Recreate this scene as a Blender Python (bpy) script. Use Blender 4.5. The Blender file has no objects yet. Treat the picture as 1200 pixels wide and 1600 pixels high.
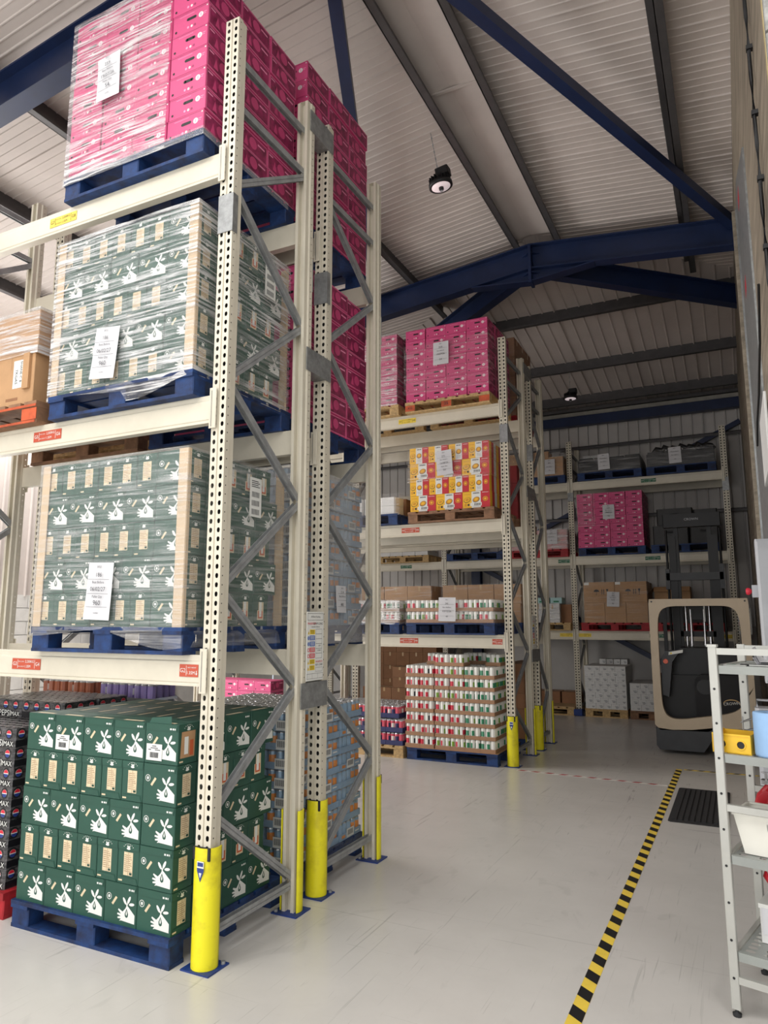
import bpy, math, random
from mathutils import Vector, Matrix
random.seed(7)
R = math.radians
scene = bpy.context.scene
COL = scene.collection

# ------------------------------------------------------------------ camera
cam_d = bpy.data.cameras.new('camera'); cam = bpy.data.objects.new('camera', cam_d); COL.objects.link(cam)
cam.location = (0, 0, 1.75)
cam.rotation_euler = (R(90 + 8.645), 0, R(26.407))
cam_d.sensor_fit = 'VERTICAL'; cam_d.sensor_height = 36; cam_d.lens = 1105 / 1600 * 36
cam_d.clip_start = 0.05; cam_d.clip_end = 200
scene.camera = cam
# ------------------------------------------------------------------ world, lights, exposure
w = bpy.data.worlds.new('world'); scene.world = w; w.use_nodes = True
bg = w.node_tree.nodes['Background']; bg.inputs[0].default_value = (0.86, 0.93, 1.0, 1); bg.inputs[1].default_value = 0.8
def area(name, loc, rot, sx, sy, power, col=(1, 1, 1)):
    d = bpy.data.lights.new(name, 'AREA'); d.shape = 'RECTANGLE'; d.size = sx; d.size_y = sy; d.energy = power; d.color = col
    o = bpy.data.objects.new(name, d); COL.objects.link(o); o.location = loc; o.rotation_euler = rot
    return o
# daylight through the two open loading doors in the front wall behind the camera
area('door_daylight', (-4.4, -4.7, 2.55), (R(90), 0, 0), 7.0, 4.9, 300, (1.0, 0.985, 0.96))
area('door_daylight', (3.2, -4.7, 2.3), (R(90), 0, 0), 4.0, 4.4, 110, (1.0, 0.985, 0.96))
# four added overhead fill lights in the front bays, over and behind the camera
for lx in (-6.4, -3.6, -0.6, 2.4): area('added_roof_fill', (lx, -0.9, 6.2), (0, 0, 0), 1.0, 5.4, 132, (1.0, 0.985, 0.965))
# daylight through the side door in the left wall, out of view along the middle aisle
area('side_daylight', (-10.2, 5.4, 2.3), (R(90), 0, R(-90)), 3.6, 4.2, 300, (1.0, 0.98, 0.96))
# added fill light low on the far slope, brightening the side wall
area('added_roof_fill', (-9.4, 6.2, 5.75), (0, 0, 0), 1.0, 6.0, 260, (1.0, 0.985, 0.965))
vs = scene.view_settings
vs.view_transform = 'Standard'; vs.look = 'None'; vs.gamma = 1.0; vs.use_curve_mapping = False
vs.exposure = 0.12
scene.cycles.transparent_max_bounces = 16

# ------------------------------------------------------------------ materials
def lin(c):
    c = c / 255
    return c / 12.92 if c <= 0.04045 else ((c + 0.055) / 1.055) ** 2.4
def rgb(t): return (lin(t[0]), lin(t[1]), lin(t[2]), 1)
MATS = {}
def mat(name, col, rough=0.6, metal=0.0, var=0.12, scale=6.0, stretch=(1, 1, 1), bump=0.0, spec=0.5, col2=None, lo=0.35, hi=0.65):
    if name in MATS: return MATS[name]
    m = bpy.data.materials.new(name); m.use_nodes = True
    nt = m.node_tree; b = nt.nodes['Principled BSDF']
    b.inputs['Roughness'].default_value = rough; b.inputs['Metallic'].default_value = metal
    b.inputs['Specular IOR Level'].default_value = spec
    c = rgb(col)
    if var or col2:
        tc = nt.nodes.new('ShaderNodeTexCoord'); mp = nt.nodes.new('ShaderNodeMapping'); mp.inputs['Scale'].default_value = stretch
        oi = nt.nodes.new('ShaderNodeObjectInfo'); ad = nt.nodes.new('ShaderNodeVectorMath'); ad.operation = 'ADD'
        sc = nt.nodes.new('ShaderNodeVectorMath'); sc.operation = 'SCALE'; sc.inputs[3].default_value = 17.0
        cb = nt.nodes.new('ShaderNodeCombineXYZ')
        for i in range(3): nt.links.new(oi.outputs['Random'], cb.inputs[i])
        nt.links.new(cb.outputs[0], sc.inputs[0])
        nt.links.new(tc.outputs['Object'], mp.inputs[0]); nt.links.new(mp.outputs[0], ad.inputs[0]); nt.links.new(sc.outputs[0], ad.inputs[1])
        n = nt.nodes.new('ShaderNodeTexNoise'); n.inputs['Scale'].default_value = scale; n.inputs['Detail'].default_value = 6; n.inputs['Roughness'].default_value = 0.65
        nt.links.new(ad.outputs[0], n.inputs['Vector'])
        r = nt.nodes.new('ShaderNodeValToRGB'); r.color_ramp.elements[0].position = lo; r.color_ramp.elements[1].position = hi
        c2 = rgb(col2) if col2 else tuple(v * (1 - 2.2 * var) for v in c[:3]) + (1,)
        r.color_ramp.elements[0].color = c2; r.color_ramp.elements[1].color = c
        nt.links.new(n.outputs['Fac'], r.inputs[0]); nt.links.new(r.outputs[0], b.inputs['Base Color'])
        if bump:
            bp = nt.nodes.new('ShaderNodeBump'); bp.inputs['Strength'].default_value = bump; bp.inputs['Distance'].default_value = 0.01
            nt.links.new(n.outputs['Fac'], bp.inputs['Height']); nt.links.new(bp.outputs[0], b.inputs['Normal'])
    else:
        b.inputs['Base Color'].default_value = c
    MATS[name] = m
    return m
def film(name, base, streak, tilt=0.12, lo=0.46, hi=0.62, zs=26):
    m = bpy.data.materials.new(name); m.use_nodes = True; nt = m.node_tree
    for n in list(nt.nodes): nt.nodes.remove(n)
    out = nt.nodes.new('ShaderNodeOutputMaterial'); tr = nt.nodes.new('ShaderNodeBsdfTransparent')
    gl = nt.nodes.new('ShaderNodeBsdfGlossy'); gl.inputs['Roughness'].default_value = 0.22
    df = nt.nodes.new('ShaderNodeBsdfDiffuse'); df.inputs['Color'].default_value = (0.9, 0.9, 0.91, 1)
    tc = nt.nodes.new('ShaderNodeTexCoord'); oi = nt.nodes.new('ShaderNodeObjectInfo')
    def noise(scale, rot, sc, det):
        mp = nt.nodes.new('ShaderNodeMapping'); mp.inputs['Scale'].default_value = scale; mp.inputs['Rotation'].default_value = (rot, rot, 0)
        nt.links.new(tc.outputs['Object'], mp.inputs[0])
        n = nt.nodes.new('ShaderNodeTexNoise'); n.noise_dimensions = '4D'; n.inputs['Scale'].default_value = sc; n.inputs['Detail'].default_value = det; n.inputs['Roughness'].default_value = 0.62
        ml = nt.nodes.new('ShaderNodeMath'); ml.operation = 'MULTIPLY'; ml.inputs[1].default_value = 40
        nt.links.new(oi.outputs['Random'], ml.inputs[0]); nt.links.new(ml.outputs[0], n.inputs['W'])
        nt.links.new(mp.outputs[0], n.inputs['Vector']); return n
    a = noise((1.5, 1.5, zs), tilt, 1.6, 7); c = noise((1, 1, 1.6), 0.4, 2.2, 3)
    def ramp(src, lo, hi, a0, a1):
        mr = nt.nodes.new('ShaderNodeMapRange'); mr.inputs[1].default_value = lo; mr.inputs[2].default_value = hi; mr.inputs[3].default_value = a0; mr.inputs[4].default_value = a1
        nt.links.new(src.outputs['Fac'], mr.inputs[0]); return mr
    ra = ramp(a, lo, hi, 0, 1); rc = ramp(c, 0.36, 0.6, 0.25, 1)
    mu = nt.nodes.new('ShaderNodeMath'); mu.operation = 'MULTIPLY'; nt.links.new(ra.outputs[0], mu.inputs[0]); nt.links.new(rc.outputs[0], mu.inputs[1])
    ma = nt.nodes.new('ShaderNodeMath'); ma.operation = 'MULTIPLY_ADD'; nt.links.new(mu.outputs[0], ma.inputs[0]); ma.inputs[1].default_value = streak; ma.inputs[2].default_value = base
    bp = nt.nodes.new('ShaderNodeBump'); bp.inputs['Strength'].default_value = 0.8; bp.inputs['Distance'].default_value = 0.02
    nt.links.new(a.outputs['Fac'], bp.inputs['Height']); nt.links.new(bp.outputs[0], gl.inputs['Normal']); nt.links.new(bp.outputs[0], df.inputs['Normal'])
    m1 = nt.nodes.new('ShaderNodeMixShader'); m1.inputs[0].default_value = 0.42
    nt.links.new(df.outputs[0], m1.inputs[1]); nt.links.new(gl.outputs[0], m1.inputs[2])
    m2 = nt.nodes.new('ShaderNodeMixShader'); nt.links.new(ma.outputs[0], m2.inputs[0]); nt.links.new(tr.outputs[0], m2.inputs[1]); nt.links.new(m1.outputs[0], m2.inputs[2])
    nt.links.new(m2.outputs[0], out.inputs[0]); MATS[name] = m
    return m

CREAM = mat('rack_cream', (213, 206, 188), 0.42, var=0.05, scale=3)
CREAMD = mat('galvanised_cream', (168, 165, 156), 0.4, 0.35, var=0.1, scale=8)
BRACE = mat('galvanised_brace', (162, 164, 165), 0.42, 0.3, var=0.12, scale=14)
STEELB = mat('blue_steel', (20, 38, 76), 0.45, var=0.12, scale=3)
PLATEB = mat('blue_plate', (30, 60, 130), 0.5, var=0.15)
PURLIN = mat('purlin_steel', (88, 86, 87), 0.5, 0.35, var=0.1)
SHEET = mat('roof_liner', (206, 196, 190), 0.55, var=0.05, scale=1.2)
CLAD = mat('wall_cladding', (196, 192, 188), 0.55, var=0.06, scale=1.2)
PAINTW = mat('white_painted_block', (226, 224, 220), 0.7, var=0.06, scale=4, bump=0.2)
GREYW = mat('grey_painted_wall', (188, 186, 183), 0.7, var=0.06, scale=1.0)
BOARDW = mat('streaked_board', (164, 152, 134), 0.8, var=0.22, scale=3, stretch=(3, 0.5, 6), bump=0.4)
BLOCKW = mat('concrete_block', (176, 176, 172), 0.9, var=0.22, scale=22, bump=0.5)
MORTAR = mat('yellow_mortar', (206, 188, 140), 0.9)
GALV = mat('galvanised_plate', (158, 160, 160), 0.42, 0.5, var=0.16, scale=18)
PBLUE = mat('pallet_blue', (20, 58, 112), 0.65, var=0.25, scale=9, bump=0.3, col2=(13, 28, 62))
PWOOD = mat('pallet_wood', (206, 172, 120), 0.75, var=0.2, scale=5, stretch=(6, 6, 6), bump=0.2)
PBROWN = mat('pallet_brown_wood', (150, 112, 84), 0.8, var=0.25, scale=7, bump=0.3)
PRED = mat('pallet_red', (176, 30, 40), 0.6, var=0.2, scale=7, bump=0.2)
PORANGE = mat('pallet_orange', (206, 92, 52), 0.65, var=0.2, scale=7, bump=0.2)
YEL = mat('guard_yellow', (232, 222, 30), 0.45, var=0.07, scale=7, col2=(200, 186, 34), lo=0.25, hi=0.5)
BLACK = mat('matt_black', (22, 22, 24), 0.55, var=0)
RUBBER = mat('rubber_black', (38, 38, 40), 0.8, var=0.1)
WHITE = mat('white_print', (224, 225, 220), 0.6, var=0)
PAPER = mat('paper', (210, 210, 213), 0.7, var=0.02)
INK = mat('ink', (46, 46, 54), 0.7, var=0)
GREEN = mat('carton_green', (36, 80, 66), 0.5, var=0.06, scale=4)
GREEND = mat('carton_green_dark', (18, 60, 48), 0.5, var=0)
TANP = mat('carton_tan', (222, 204, 170), 0.6, var=0.08, scale=60)
GORANGE = mat('carton_orange_print', (196, 92, 50), 0.6, var=0)
PINK = mat('carton_pink', (208, 74, 126), 0.5, var=0.05, scale=3)
PINKD = mat('carton_magenta', (168, 46, 98), 0.45, var=0.28, scale=16)
PINKL = mat('carton_pale_pink', (238, 150, 186), 0.5, var=0)
KRAFT = mat('kraft_card', (184, 144, 104), 0.75, var=0.07, scale=4)
KRAFTD = mat('kraft_card_dark', (146, 104, 72), 0.75, var=0.08, scale=4)
TAPEC = mat('parcel_tape', (196, 164, 120), 0.3, var=0.05)
EDGE = mat('edge_board', (206, 182, 150), 0.75, var=0.06)
BCAN = mat('can_blue', (146, 174, 198), 0.35, 0.2, var=0.1, scale=9)
BTRAY = mat('tray_blue', (142, 170, 196), 0.6, var=0.08)
CORANGE = mat('can_orange', (222, 138, 58), 0.4, var=0.1)
CTOP = mat('can_lid', (190, 192, 194), 0.3, 0.8, var=0.05)
CWHITE = mat('can_white', (236, 236, 230), 0.4, var=0)
CRED = mat('can_red', (204, 44, 66), 0.4, var=0)
CGREEN = mat('can_green', (126, 164, 60), 0.4, var=0)
CTEAL = mat('can_teal_green', (52, 132, 96), 0.4, var=0)
CPINK = mat('can_pink', (222, 92, 112), 0.35, 0.1, var=0.08)
CPURP = mat('can_purple', (150, 132, 190), 0.4, var=0.1)
CBROWN = mat('can_terracotta', (170, 96, 64), 0.45, var=0.1)
NAVY = mat('tray_navy', (52, 56, 104), 0.6, var=0.1)
CBLACK = mat('can_black', (30, 30, 34), 0.3, 0.2, var=0)
SHRINK = mat('dark_shrink', (98, 96, 98), 0.22, var=0.3, scale=14, stretch=(1, 1, 3), col2=(22, 22, 24), bump=0.5)
PEPR = mat('logo_red', (206, 40, 60), 0.4, var=0)
PEPB = mat('logo_blue', (40, 60, 130), 0.4, var=0)
LORANGE = mat('label_orange', (188, 80, 56), 0.5, var=0.02)
LYELLOW = mat('label_yellow', (232, 204, 70), 0.5, var=0.02)
LGREEN = mat('label_green', (30, 100, 66), 0.5, var=0.02)
SBLUE = mat('sign_blue', (30, 84, 170), 0.5, var=0)
SRED = mat('sign_red', (206, 40, 60), 0.5, var=0)
SYEL = mat('sign_yellow', (240, 208, 50), 0.5, var=0)
BYEL = mat('box_yellow', (246, 190, 48), 0.5, var=0.04)
BRED = mat('box_red', (198, 44, 56), 0.5, var=0.04)
FRUIT = mat('fruit_gold', (214, 150, 40), 0.5, var=0)
WBOX = mat('white_card', (222, 222, 220), 0.6, var=0.04)
TEALB = mat('pale_teal_card', (178, 214, 214), 0.6, var=0.05)
DKBOX = mat('dark_wrapped_goods', (30, 29, 29), 0.45, var=0.25, scale=8, bump=0.5)
BEIGE = mat('truck_beige', (196, 178, 152), 0.42, var=0.05, scale=2)
TRUCKD = mat('truck_dark_grey', (52, 54, 58), 0.5, var=0.1)
MAST = mat('mast_black', (20, 20, 22), 0.45, 0.3, var=0.15)
HYD = mat('hydraulic_chrome', (190, 190, 192), 0.15, 1.0, var=0)
WHEEL = mat('wheel_brown', (112, 62, 46), 0.6, var=0.1)
ALU = mat('aluminium', (182, 182, 176), 0.42, 0.2, var=0.05, scale=4)
ALUD = mat('shelf_grey_plastic', (150, 154, 150), 0.5, var=0.05)
TYEL = mat('tray_yellow', (236, 190, 40), 0.45, var=0.05)
BROLL = mat('blue_paper_roll', (150, 186, 226), 0.85, var=0.05, bump=0.2)
TUBW = mat('white_plastic', (232, 230, 220), 0.45, var=0.02)
RPLAS = mat('red_plastic', (186, 26, 40), 0.3, var=0.05)
GPLAS = mat('green_plastic', (24, 96, 60), 0.35, var=0.05)
CAB = mat('cabinet_grey', (172, 174, 178), 0.45, var=0.03)
LENS = mat('lamp_lens', (226, 206, 208), 0.35, var=0)
FILM_H = film('stretch_film_dense', 0.10, 0.85, lo=0.45, hi=0.60, zs=44)
FILM_M = film('stretch_film_medium', 0.12, 0.42, lo=0.45, hi=0.66, zs=44)
FILM_L = film('stretch_film_light', 0.05, 0.36, tilt=0.3, lo=0.5, hi=0.68)
FILM_G = film('stretch_film_grey', 0.34, 0.22, lo=0.4, hi=0.7, zs=9)

# floor
def floor_mat():
    m = mat('floor_resin', (207, 204, 199), 0.27, var=0.05, scale=0.7)
    nt = m.node_tree; b = nt.nodes['Principled BSDF']; ramp = [n for n in nt.nodes if n.type == 'VALTORGB'][0]
    ramp.color_ramp.elements[0].color = rgb((194, 191, 186)); ramp.color_ramp.elements[0].position = 0.3
    tc = [n for n in nt.nodes if n.type == 'TEX_COORD'][0]
    prev = ramp.outputs[0]
    for rot, st, thr, dark in ((0.5, (20, 0.5, 1), 0.74, 0.76), (-0.7, (0.45, 18, 1), 0.74, 0.78), (1.3, (14, 0.8, 1), 0.74, 0.75), (0.3, (2.2, 1.4, 1), 0.68, 0.93), (2.5, (26, 1.0, 1), 0.74, 0.8)):
        mp = nt.nodes.new('ShaderNodeMapping'); mp.inputs['Rotation'].default_value = (0, 0, rot); mp.inputs['Scale'].default_value = st
        nt.links.new(tc.outputs['Object'], mp.inputs[0])
        n = nt.nodes.new('ShaderNodeTexNoise'); n.inputs['Scale'].default_value = 1.4; n.inputs['Detail'].default_value = 5; n.inputs['Distortion'].default_value = 1.6
        nt.links.new(mp.outputs[0], n.inputs['Vector'])
        mr = nt.nodes.new('ShaderNodeMapRange'); mr.inputs[1].default_value = thr - 0.07; mr.inputs[2].default_value = thr; mr.inputs[3].default_value = 1; mr.inputs[4].default_value = dark
        nt.links.new(n.outputs['Fac'], mr.inputs[0])
        mx = nt.nodes.new('ShaderNodeMix'); mx.data_type = 'RGBA'; mx.blend_type = 'MULTIPLY'; mx.inputs[0].default_value = 1
        nt.links.new(prev, mx.inputs[6]); nt.links.new(mr.outputs[0], mx.inputs[7]); prev = mx.outputs[2]
    nt.links.new(prev, b.inputs['Base Color'])
    return m
FLOORM = floor_mat()

# ------------------------------------------------------------------ mesh builder
class MB:
    def __init__(s): s.v = []; s.f = []; s.m = []; s.sm = []; s.mats = []
    def mi(s, m):
        if m not in s.mats: s.mats.append(m)
        return s.mats.index(m)
    def add(s, vs, fs, m, smooth=False):
        o = len(s.v); s.v += [tuple(p) for p in vs]; k = s.mi(m)
        for f in fs: s.f.append([i + o for i in f]); s.m.append(k); s.sm.append(smooth)
        return s
    def box(s, x0, x1, y0, y1, z0, z1, m, ch=0.0):
        if ch:
            a = ch
            def loop(z, i): return [(x0 + i, y0, z), (x1 - i, y0, z), (x1, y0 + i, z), (x1, y1 - i, z), (x1 - i, y1, z), (x0 + i, y1, z), (x0, y1 - i, z), (x0, y0 + i, z)]
            vs = loop(z0, a) + loop(z1, a)
            fs = [[i, (i + 1) % 8, 8 + (i + 1) % 8, 8 + i] for i in range(8)] + [list(range(7, -1, -1)), list(range(8, 16))]
            return s.add(vs, fs, m)
        vs = [(x0, y0, z0), (x1, y0, z0), (x1, y1, z0), (x0, y1, z0), (x0, y0, z1), (x1, y0, z1), (x1, y1, z1), (x0, y1, z1)]
        return s.add(vs, [(0, 3, 2, 1), (4, 5, 6, 7), (0, 1, 5, 4), (1, 2, 6, 5), (2, 3, 7, 6), (3, 0, 4, 7)], m)
    def prism(s, pts, axis, a0, a1, m, smooth=False):
        # pts: 2D outline; axis 'x': (y,z); 'y': (x,z); 'z': (x,y)
        def p3(p, a): return (a, p[0], p[1]) if axis == 'x' else (p[0], a, p[1]) if axis == 'y' else (p[0], p[1], a)
        n = len(pts); vs = [p3(p, a0) for p in pts] + [p3(p, a1) for p in pts]
        s.add(vs, [[i, (i + 1) % n, n + (i + 1) % n, n + i] for i in range(n)], m, smooth)
        return s.add(vs, [list(range(n)), list(range(2 * n - 1, n - 1, -1))], m)
    def lathe(s, prof, m, n=16, c=(0, 0, 0), axis='z', smooth=True):
        closed = len(prof) > 2 and prof[0] == prof[-1]
        vs = []; fs = []
        for r, h in prof:
            for i in range(n):
                a = 2 * math.pi * i / n; u, v = r * math.cos(a), r * math.sin(a)
                p = (u, v, h) if axis == 'z' else (h, u, v) if axis == 'x' else (u, h, v)
                vs.append((p[0] + c[0], p[1] + c[1], p[2] + c[2]))
        for j in range(len(prof) - 1):
            for i in range(n): fs.append([j * n + i, j * n + (i + 1) % n, (j + 1) * n + (i + 1) % n, (j + 1) * n + i])
        s.add(vs, fs, m, smooth)
        k = len(prof) - 1
        if closed: return s
        return s.add(vs, [list(range(n - 1, -1, -1)), [k * n + i for i in range(n)]], m)
    def bar(s, p, q, w, h, m, up=(0, 0, 1)):
        p = Vector(p); q = Vector(q); d = (q - p).normalized(); u = d.cross(Vector(up))
        if u.length < 1e-4: u = d.cross(Vector((1, 0, 0)))
        u.normalize(); t = u.cross(d)
        vs = []
        for e in (p, q):
            for a, b in ((-1, -1), (1, -1), (1, 1), (-1, 1)): vs.append(e + u * a * w / 2 + t * b * h / 2)
        return s.add(vs, [(0, 1, 2, 3), (7, 6, 5, 4), (0, 4, 5, 1), (1, 5, 6, 2), (2, 6, 7, 3), (3, 7, 4, 0)], m)
    def tube(s, pts, r, m, n=8):
        pts = [Vector(p) for p in pts]; vs = []; fs = []
        for i, p in enumerate(pts):
            d = (pts[min(i + 1, len(pts) - 1)] - pts[max(i - 1, 0)]).normalized()
            u = d.cross(Vector((0, 0, 1)))
            if u.length < 1e-3: u = d.cross(Vector((1, 0, 0)))
            u.normalize(); t = u.cross(d)
            for k in range(n):
                a = 2 * math.pi * k / n; vs.append(p + (u * math.cos(a) + t * math.sin(a)) * r)
        for i in range(len(pts) - 1):
            for k in range(n): fs.append([i * n + k, i * n + (k + 1) % n, (i + 1) * n + (k + 1) % n, (i + 1) * n + k])
        s.add(vs, fs, m, True)
        L = (len(pts) - 1) * n
        return s.add(vs, [list(range(n)), [L + k for k in range(n)]], m)
    def ibeam(s, p, q, d, w, t, m, up=(0, 0, 1)):      # top of the section on the line p-q
        p = Vector(p); q = Vector(q); dr = (q - p).normalized(); u = dr.cross(Vector(up)).normalized(); tt = u.cross(dr)
        def part(a0, a1, b0, b1):
            vs = []
            for e in (p, q):
                for a, b in ((a0, b0), (a1, b0), (a1, b1), (a0, b1)): vs.append(e + u * a + tt * b)
            s.add(vs, [(0, 1, 2, 3), (7, 6, 5, 4), (0, 4, 5, 1), (1, 5, 6, 2), (2, 6, 7, 3), (3, 7, 4, 0)], m)
        part(-w / 2, w / 2, -t, 0); part(-t / 3, t / 3, -d + t, -t); part(-w / 2, w / 2, -d, -d + t)
        return s
    def mesh(s, name):
        me = bpy.data.meshes.new(name); me.from_pydata(s.v, [], s.f)
        for m in s.mats: me.materials.append(m)
        me.polygons.foreach_set('material_index', s.m); me.polygons.foreach_set('use_smooth', s.sm); me.update()
        return me
    def build(s, name, parent=None, loc=(0, 0, 0), rz=0, label=None, cat=None, group=None, kind=None):
        return put(name, s.mesh(name), parent, loc, rz, label, cat, group, kind)

def put(name, me, parent=None, loc=(0, 0, 0), rz=0, label=None, cat=None, group=None, kind=None, rot=None):
    o = bpy.data.objects.new(name, me); COL.objects.link(o)
    o.location = loc; o.rotation_euler = rot if rot else (0, 0, rz)
    if parent: o.parent = parent
    if label: o['label'] = label
    if cat: o['category'] = cat
    if group: o['group'] = group
    if kind: o['kind'] = kind
    return o
def thing(name, label, cat, loc=(0, 0, 0), rz=0, group=None, kind=None):
    return put(name, None, None, loc, rz, label, cat, group, kind)

class Face:
    """a flat face of a box, for print: origin at its lower corner, u to the right, v up, n outward"""
    def __init__(s, mb, o, u, v, n): s.mb = mb; s.o = Vector(o); s.u = Vector(u); s.v = Vector(v); s.n = Vector(n)
    def p(s, pts, m, off=0.0008):
        vs = [s.o + s.u * a + s.v * b + s.n * off for a, b in pts]
        s.mb.add(vs, [list(range(len(vs)))], m)
    def r(s, a0, a1, b0, b1, m, off=0.0008): s.p([(a0, b0), (a1, b0), (a1, b1), (a0, b1)], m, off)
    def e(s, a, b, ra, rb, m, off=0.0008, n=12, t=0):
        s.p([(a + ra * math.cos(q) * math.cos(t) - rb * math.sin(q) * math.sin(t), b + ra * math.cos(q) * math.sin(t) + rb * math.sin(q) * math.cos(t)) for q in [2 * math.pi * i / n for i in range(n)]], m, off)
    def ring(s, a, b, ra, w, m, off=0.0008, n=14):
        for i in range(n):
            q0, q1 = 2 * math.pi * i / n, 2 * math.pi * (i + 1) / n
            s.p([(a + ra * math.cos(q0), b + ra * math.sin(q0)), (a + ra * math.cos(q1), b + ra * math.sin(q1)), (a + (ra - w) * math.cos(q1), b + (ra - w) * math.sin(q1)), (a + (ra - w) * math.cos(q0), b + (ra - w) * math.sin(q0))], m, off)
def faces(mb, W, D, H):
    """box centred on x,y with base at z=0: front(-Y), right(+X), back(+Y), left(-X), top"""
    return dict(F=Face(mb, (-W / 2, -D / 2, 0), (1, 0, 0), (0, 0, 1), (0, -1, 0)), R=Face(mb, (W / 2, -D / 2, 0), (0, 1, 0), (0, 0, 1), (1, 0, 0)),
                B=Face(mb, (W / 2, D / 2, 0), (-1, 0, 0), (0, 0, 1), (0, 1, 0)), L=Face(mb, (-W / 2, D / 2, 0), (0, -1, 0), (0, 0, 1), (-1, 0, 0)),
                T=Face(mb, (-W / 2, -D / 2, H), (1, 0, 0), (0, 1, 0), (0, 0, 1)))

TEXTS = {}
def text_mesh(t, size, m, align='CENTER'):
    k = (t, size, m.name, align)
    if k not in TEXTS:
        c = bpy.data.curves.new('lettering', 'FONT'); c.body = t; c.size = size; c.align_x = align; c.align_y = 'CENTER'; c.resolution_u = 2; c.fill_mode = 'FRONT'
        o = bpy.data.objects.new('lettering_source', c); COL.objects.link(o)
        me = bpy.data.meshes.new_from_object(o); me.name = 'lettering'
        bpy.data.objects.remove(o); bpy.data.curves.remove(c)
        me.materials.clear(); me.materials.append(m)
        TEXTS[k] = me
    return TEXTS[k]
def write(t, size, m, parent, loc, facing='F', align='CENTER', tilt=0.0):
    rz = {'F': 0, 'R': R(90)}[facing]
    o = put('lettering', text_mesh(t, size, m, align), parent, loc)
    o.rotation_mode = 'XYZ'; o.rotation_euler = (R(90), tilt, rz)
    return o
ORD = ['first', 'second', 'third', 'fourth', 'fifth', 'sixth', 'seventh', 'eighth', 'ninth', 'tenth', 'eleventh', 'twelfth']
def layer(k, n): return 'bottom' if k == 0 else 'top' if k == n - 1 else ORD[k]

# ================================================================== THE BUILDING
RX, RY, RZ, S, SB = -2.248, 9.10, 6.87, 0.11, 0.158
XL, XR, YF, YB, XW = -10.4, 5.9, -5.0, 14.8, 0.27
PD = 0.2                                     # purlin depth
def zs(x): return RZ - S * abs(x - RX)
def zb(y): return RZ - SB * (y - RY)
MB().box(XL - 0.2, XR + 0.2, YF - 0.2, YB + 0.2, -0.2, 0, FLOORM).build('floor', kind='structure')

ceiling = thing('ceiling', 'pale ribbed metal liner sheets of the pitched warehouse roof', 'ceiling', kind='structure')
HIPR = SB / S                                # plan run of the hip: dx = HIPR * dy
def rib_profile(a0, a1, n, h):
    out = []
    w = (a1 - a0) / n
    q = min(1.0, w / 0.16)
    for i in range(n):
        b = a0 + i * w; hh = h * (2.0 if i % 5 == 0 else 1)
        out += [(b, 0), (b + 0.010 * q, hh), (b + 0.026 * q, hh), (b + 0.036 * q, 0)]
    out.append((a1, 0)); return out
def sheet_mesh(prof, fn0, fn1, m):
    mb = MB(); vs = []
    for a, h in prof: vs += [fn0(a, h), fn1(a, h)]
    fs = [[2 * i, 2 * i + 1, 2 * i + 3, 2 * i + 2] for i in range(len(prof) - 1)]
    return mb.add(vs, fs, m)
y = YF
while y < YB - 0.01:
    y1 = min(y + 1.0, YB)
    prof = rib_profile(y, y1, 10, 0.007)
    def up(side):
        def f(a, h):
            x = RX + side * max(0, a - RY) * HIPR
            return (x, a, zs(x) + PD - h)
        return f
    def dn(xe):
        def f(a, h):
            lim = (a - RY) * HIPR
            x = xe
            if a > RY: x = min(xe, RX - lim) if xe < RX else max(xe, RX + lim)
            return (x, a, zs(x) + PD - h)
        return f
    sheet_mesh(prof, up(-1), dn(XL), SHEET).build('roof_sheet', ceiling)
    sheet_mesh(prof, up(1), dn(XR), SHEET).build('roof_sheet', ceiling)
    y = y1
x = XL
while x < XR - 0.01:
    x1 = min(x + 1.0, XR)
    prof = rib_profile(x, x1, 5, 0.014)
    def f0(a, h):
        yy = min(YB, RY + abs(a - RX) / HIPR); return (a, yy, zb(yy) + PD - h)
    def f1(a, h): return (a, YB, zb(YB) + PD - h)
    sheet_mesh(prof, f0, f1, SHEET).build('roof_sheet', ceiling)
    x = x1
mb = MB(); yy = RY
mb.add([(-2.46, YF, zs(-2.46) + PD - 0.03), (RX, YF, RZ + PD - 0.03), (RX, yy, RZ + PD - 0.03), (-2.46, yy, zs(-2.46) + PD - 0.03)], [(0, 1, 2, 3)], SHEET)
mb.add([(RX, YF, RZ + PD - 0.03), (-1.9, YF, zs(-1.9) + PD - 0.03), (-1.9, yy, zs(-1.9) + PD - 0.03), (RX, yy, RZ + PD - 0.03)], [(0, 1, 2, 3)], SHEET)
for yj in (0.6, 3.2, 6.0): mb.box(-2.44, -1.92, yj, yj + 0.03, RZ + PD - 0.065, RZ + PD - 0.045, SHEET)
mb.build('ridge_cap', ceiling)

for lx in (-6.4, -3.6, -0.6, 2.4):  # unseen panels added above the overhead fill lights
    MB().box(lx - 0.55, lx + 0.55, -3.7, 1.9, zs(lx) + PD - 0.10, zs(lx) + PD - 0.07, mat('added_panel_white', (236, 238, 236), 0.5, var=0)).build('added_roof_panel', ceiling)
fl_ = MB()
fl_.bar((RX, RY - 1.0, RZ + PD + 0.02), (RX, RY + 0.6, RZ + PD - 0.02), 1.2, 0.004, SHEET)
for sg in (-1, 1): fl_.bar((RX, RY, RZ + PD + 0.02), (RX + sg * (YB - RY) * HIPR, YB, zb(YB) + PD + 0.02), 0.5, 0.004, SHEET)
fl_.build('hip_flashing', ceiling)
def struct(mb, name, label, cat): return mb.build(name, label=label, cat=cat, kind='structure')
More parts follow.
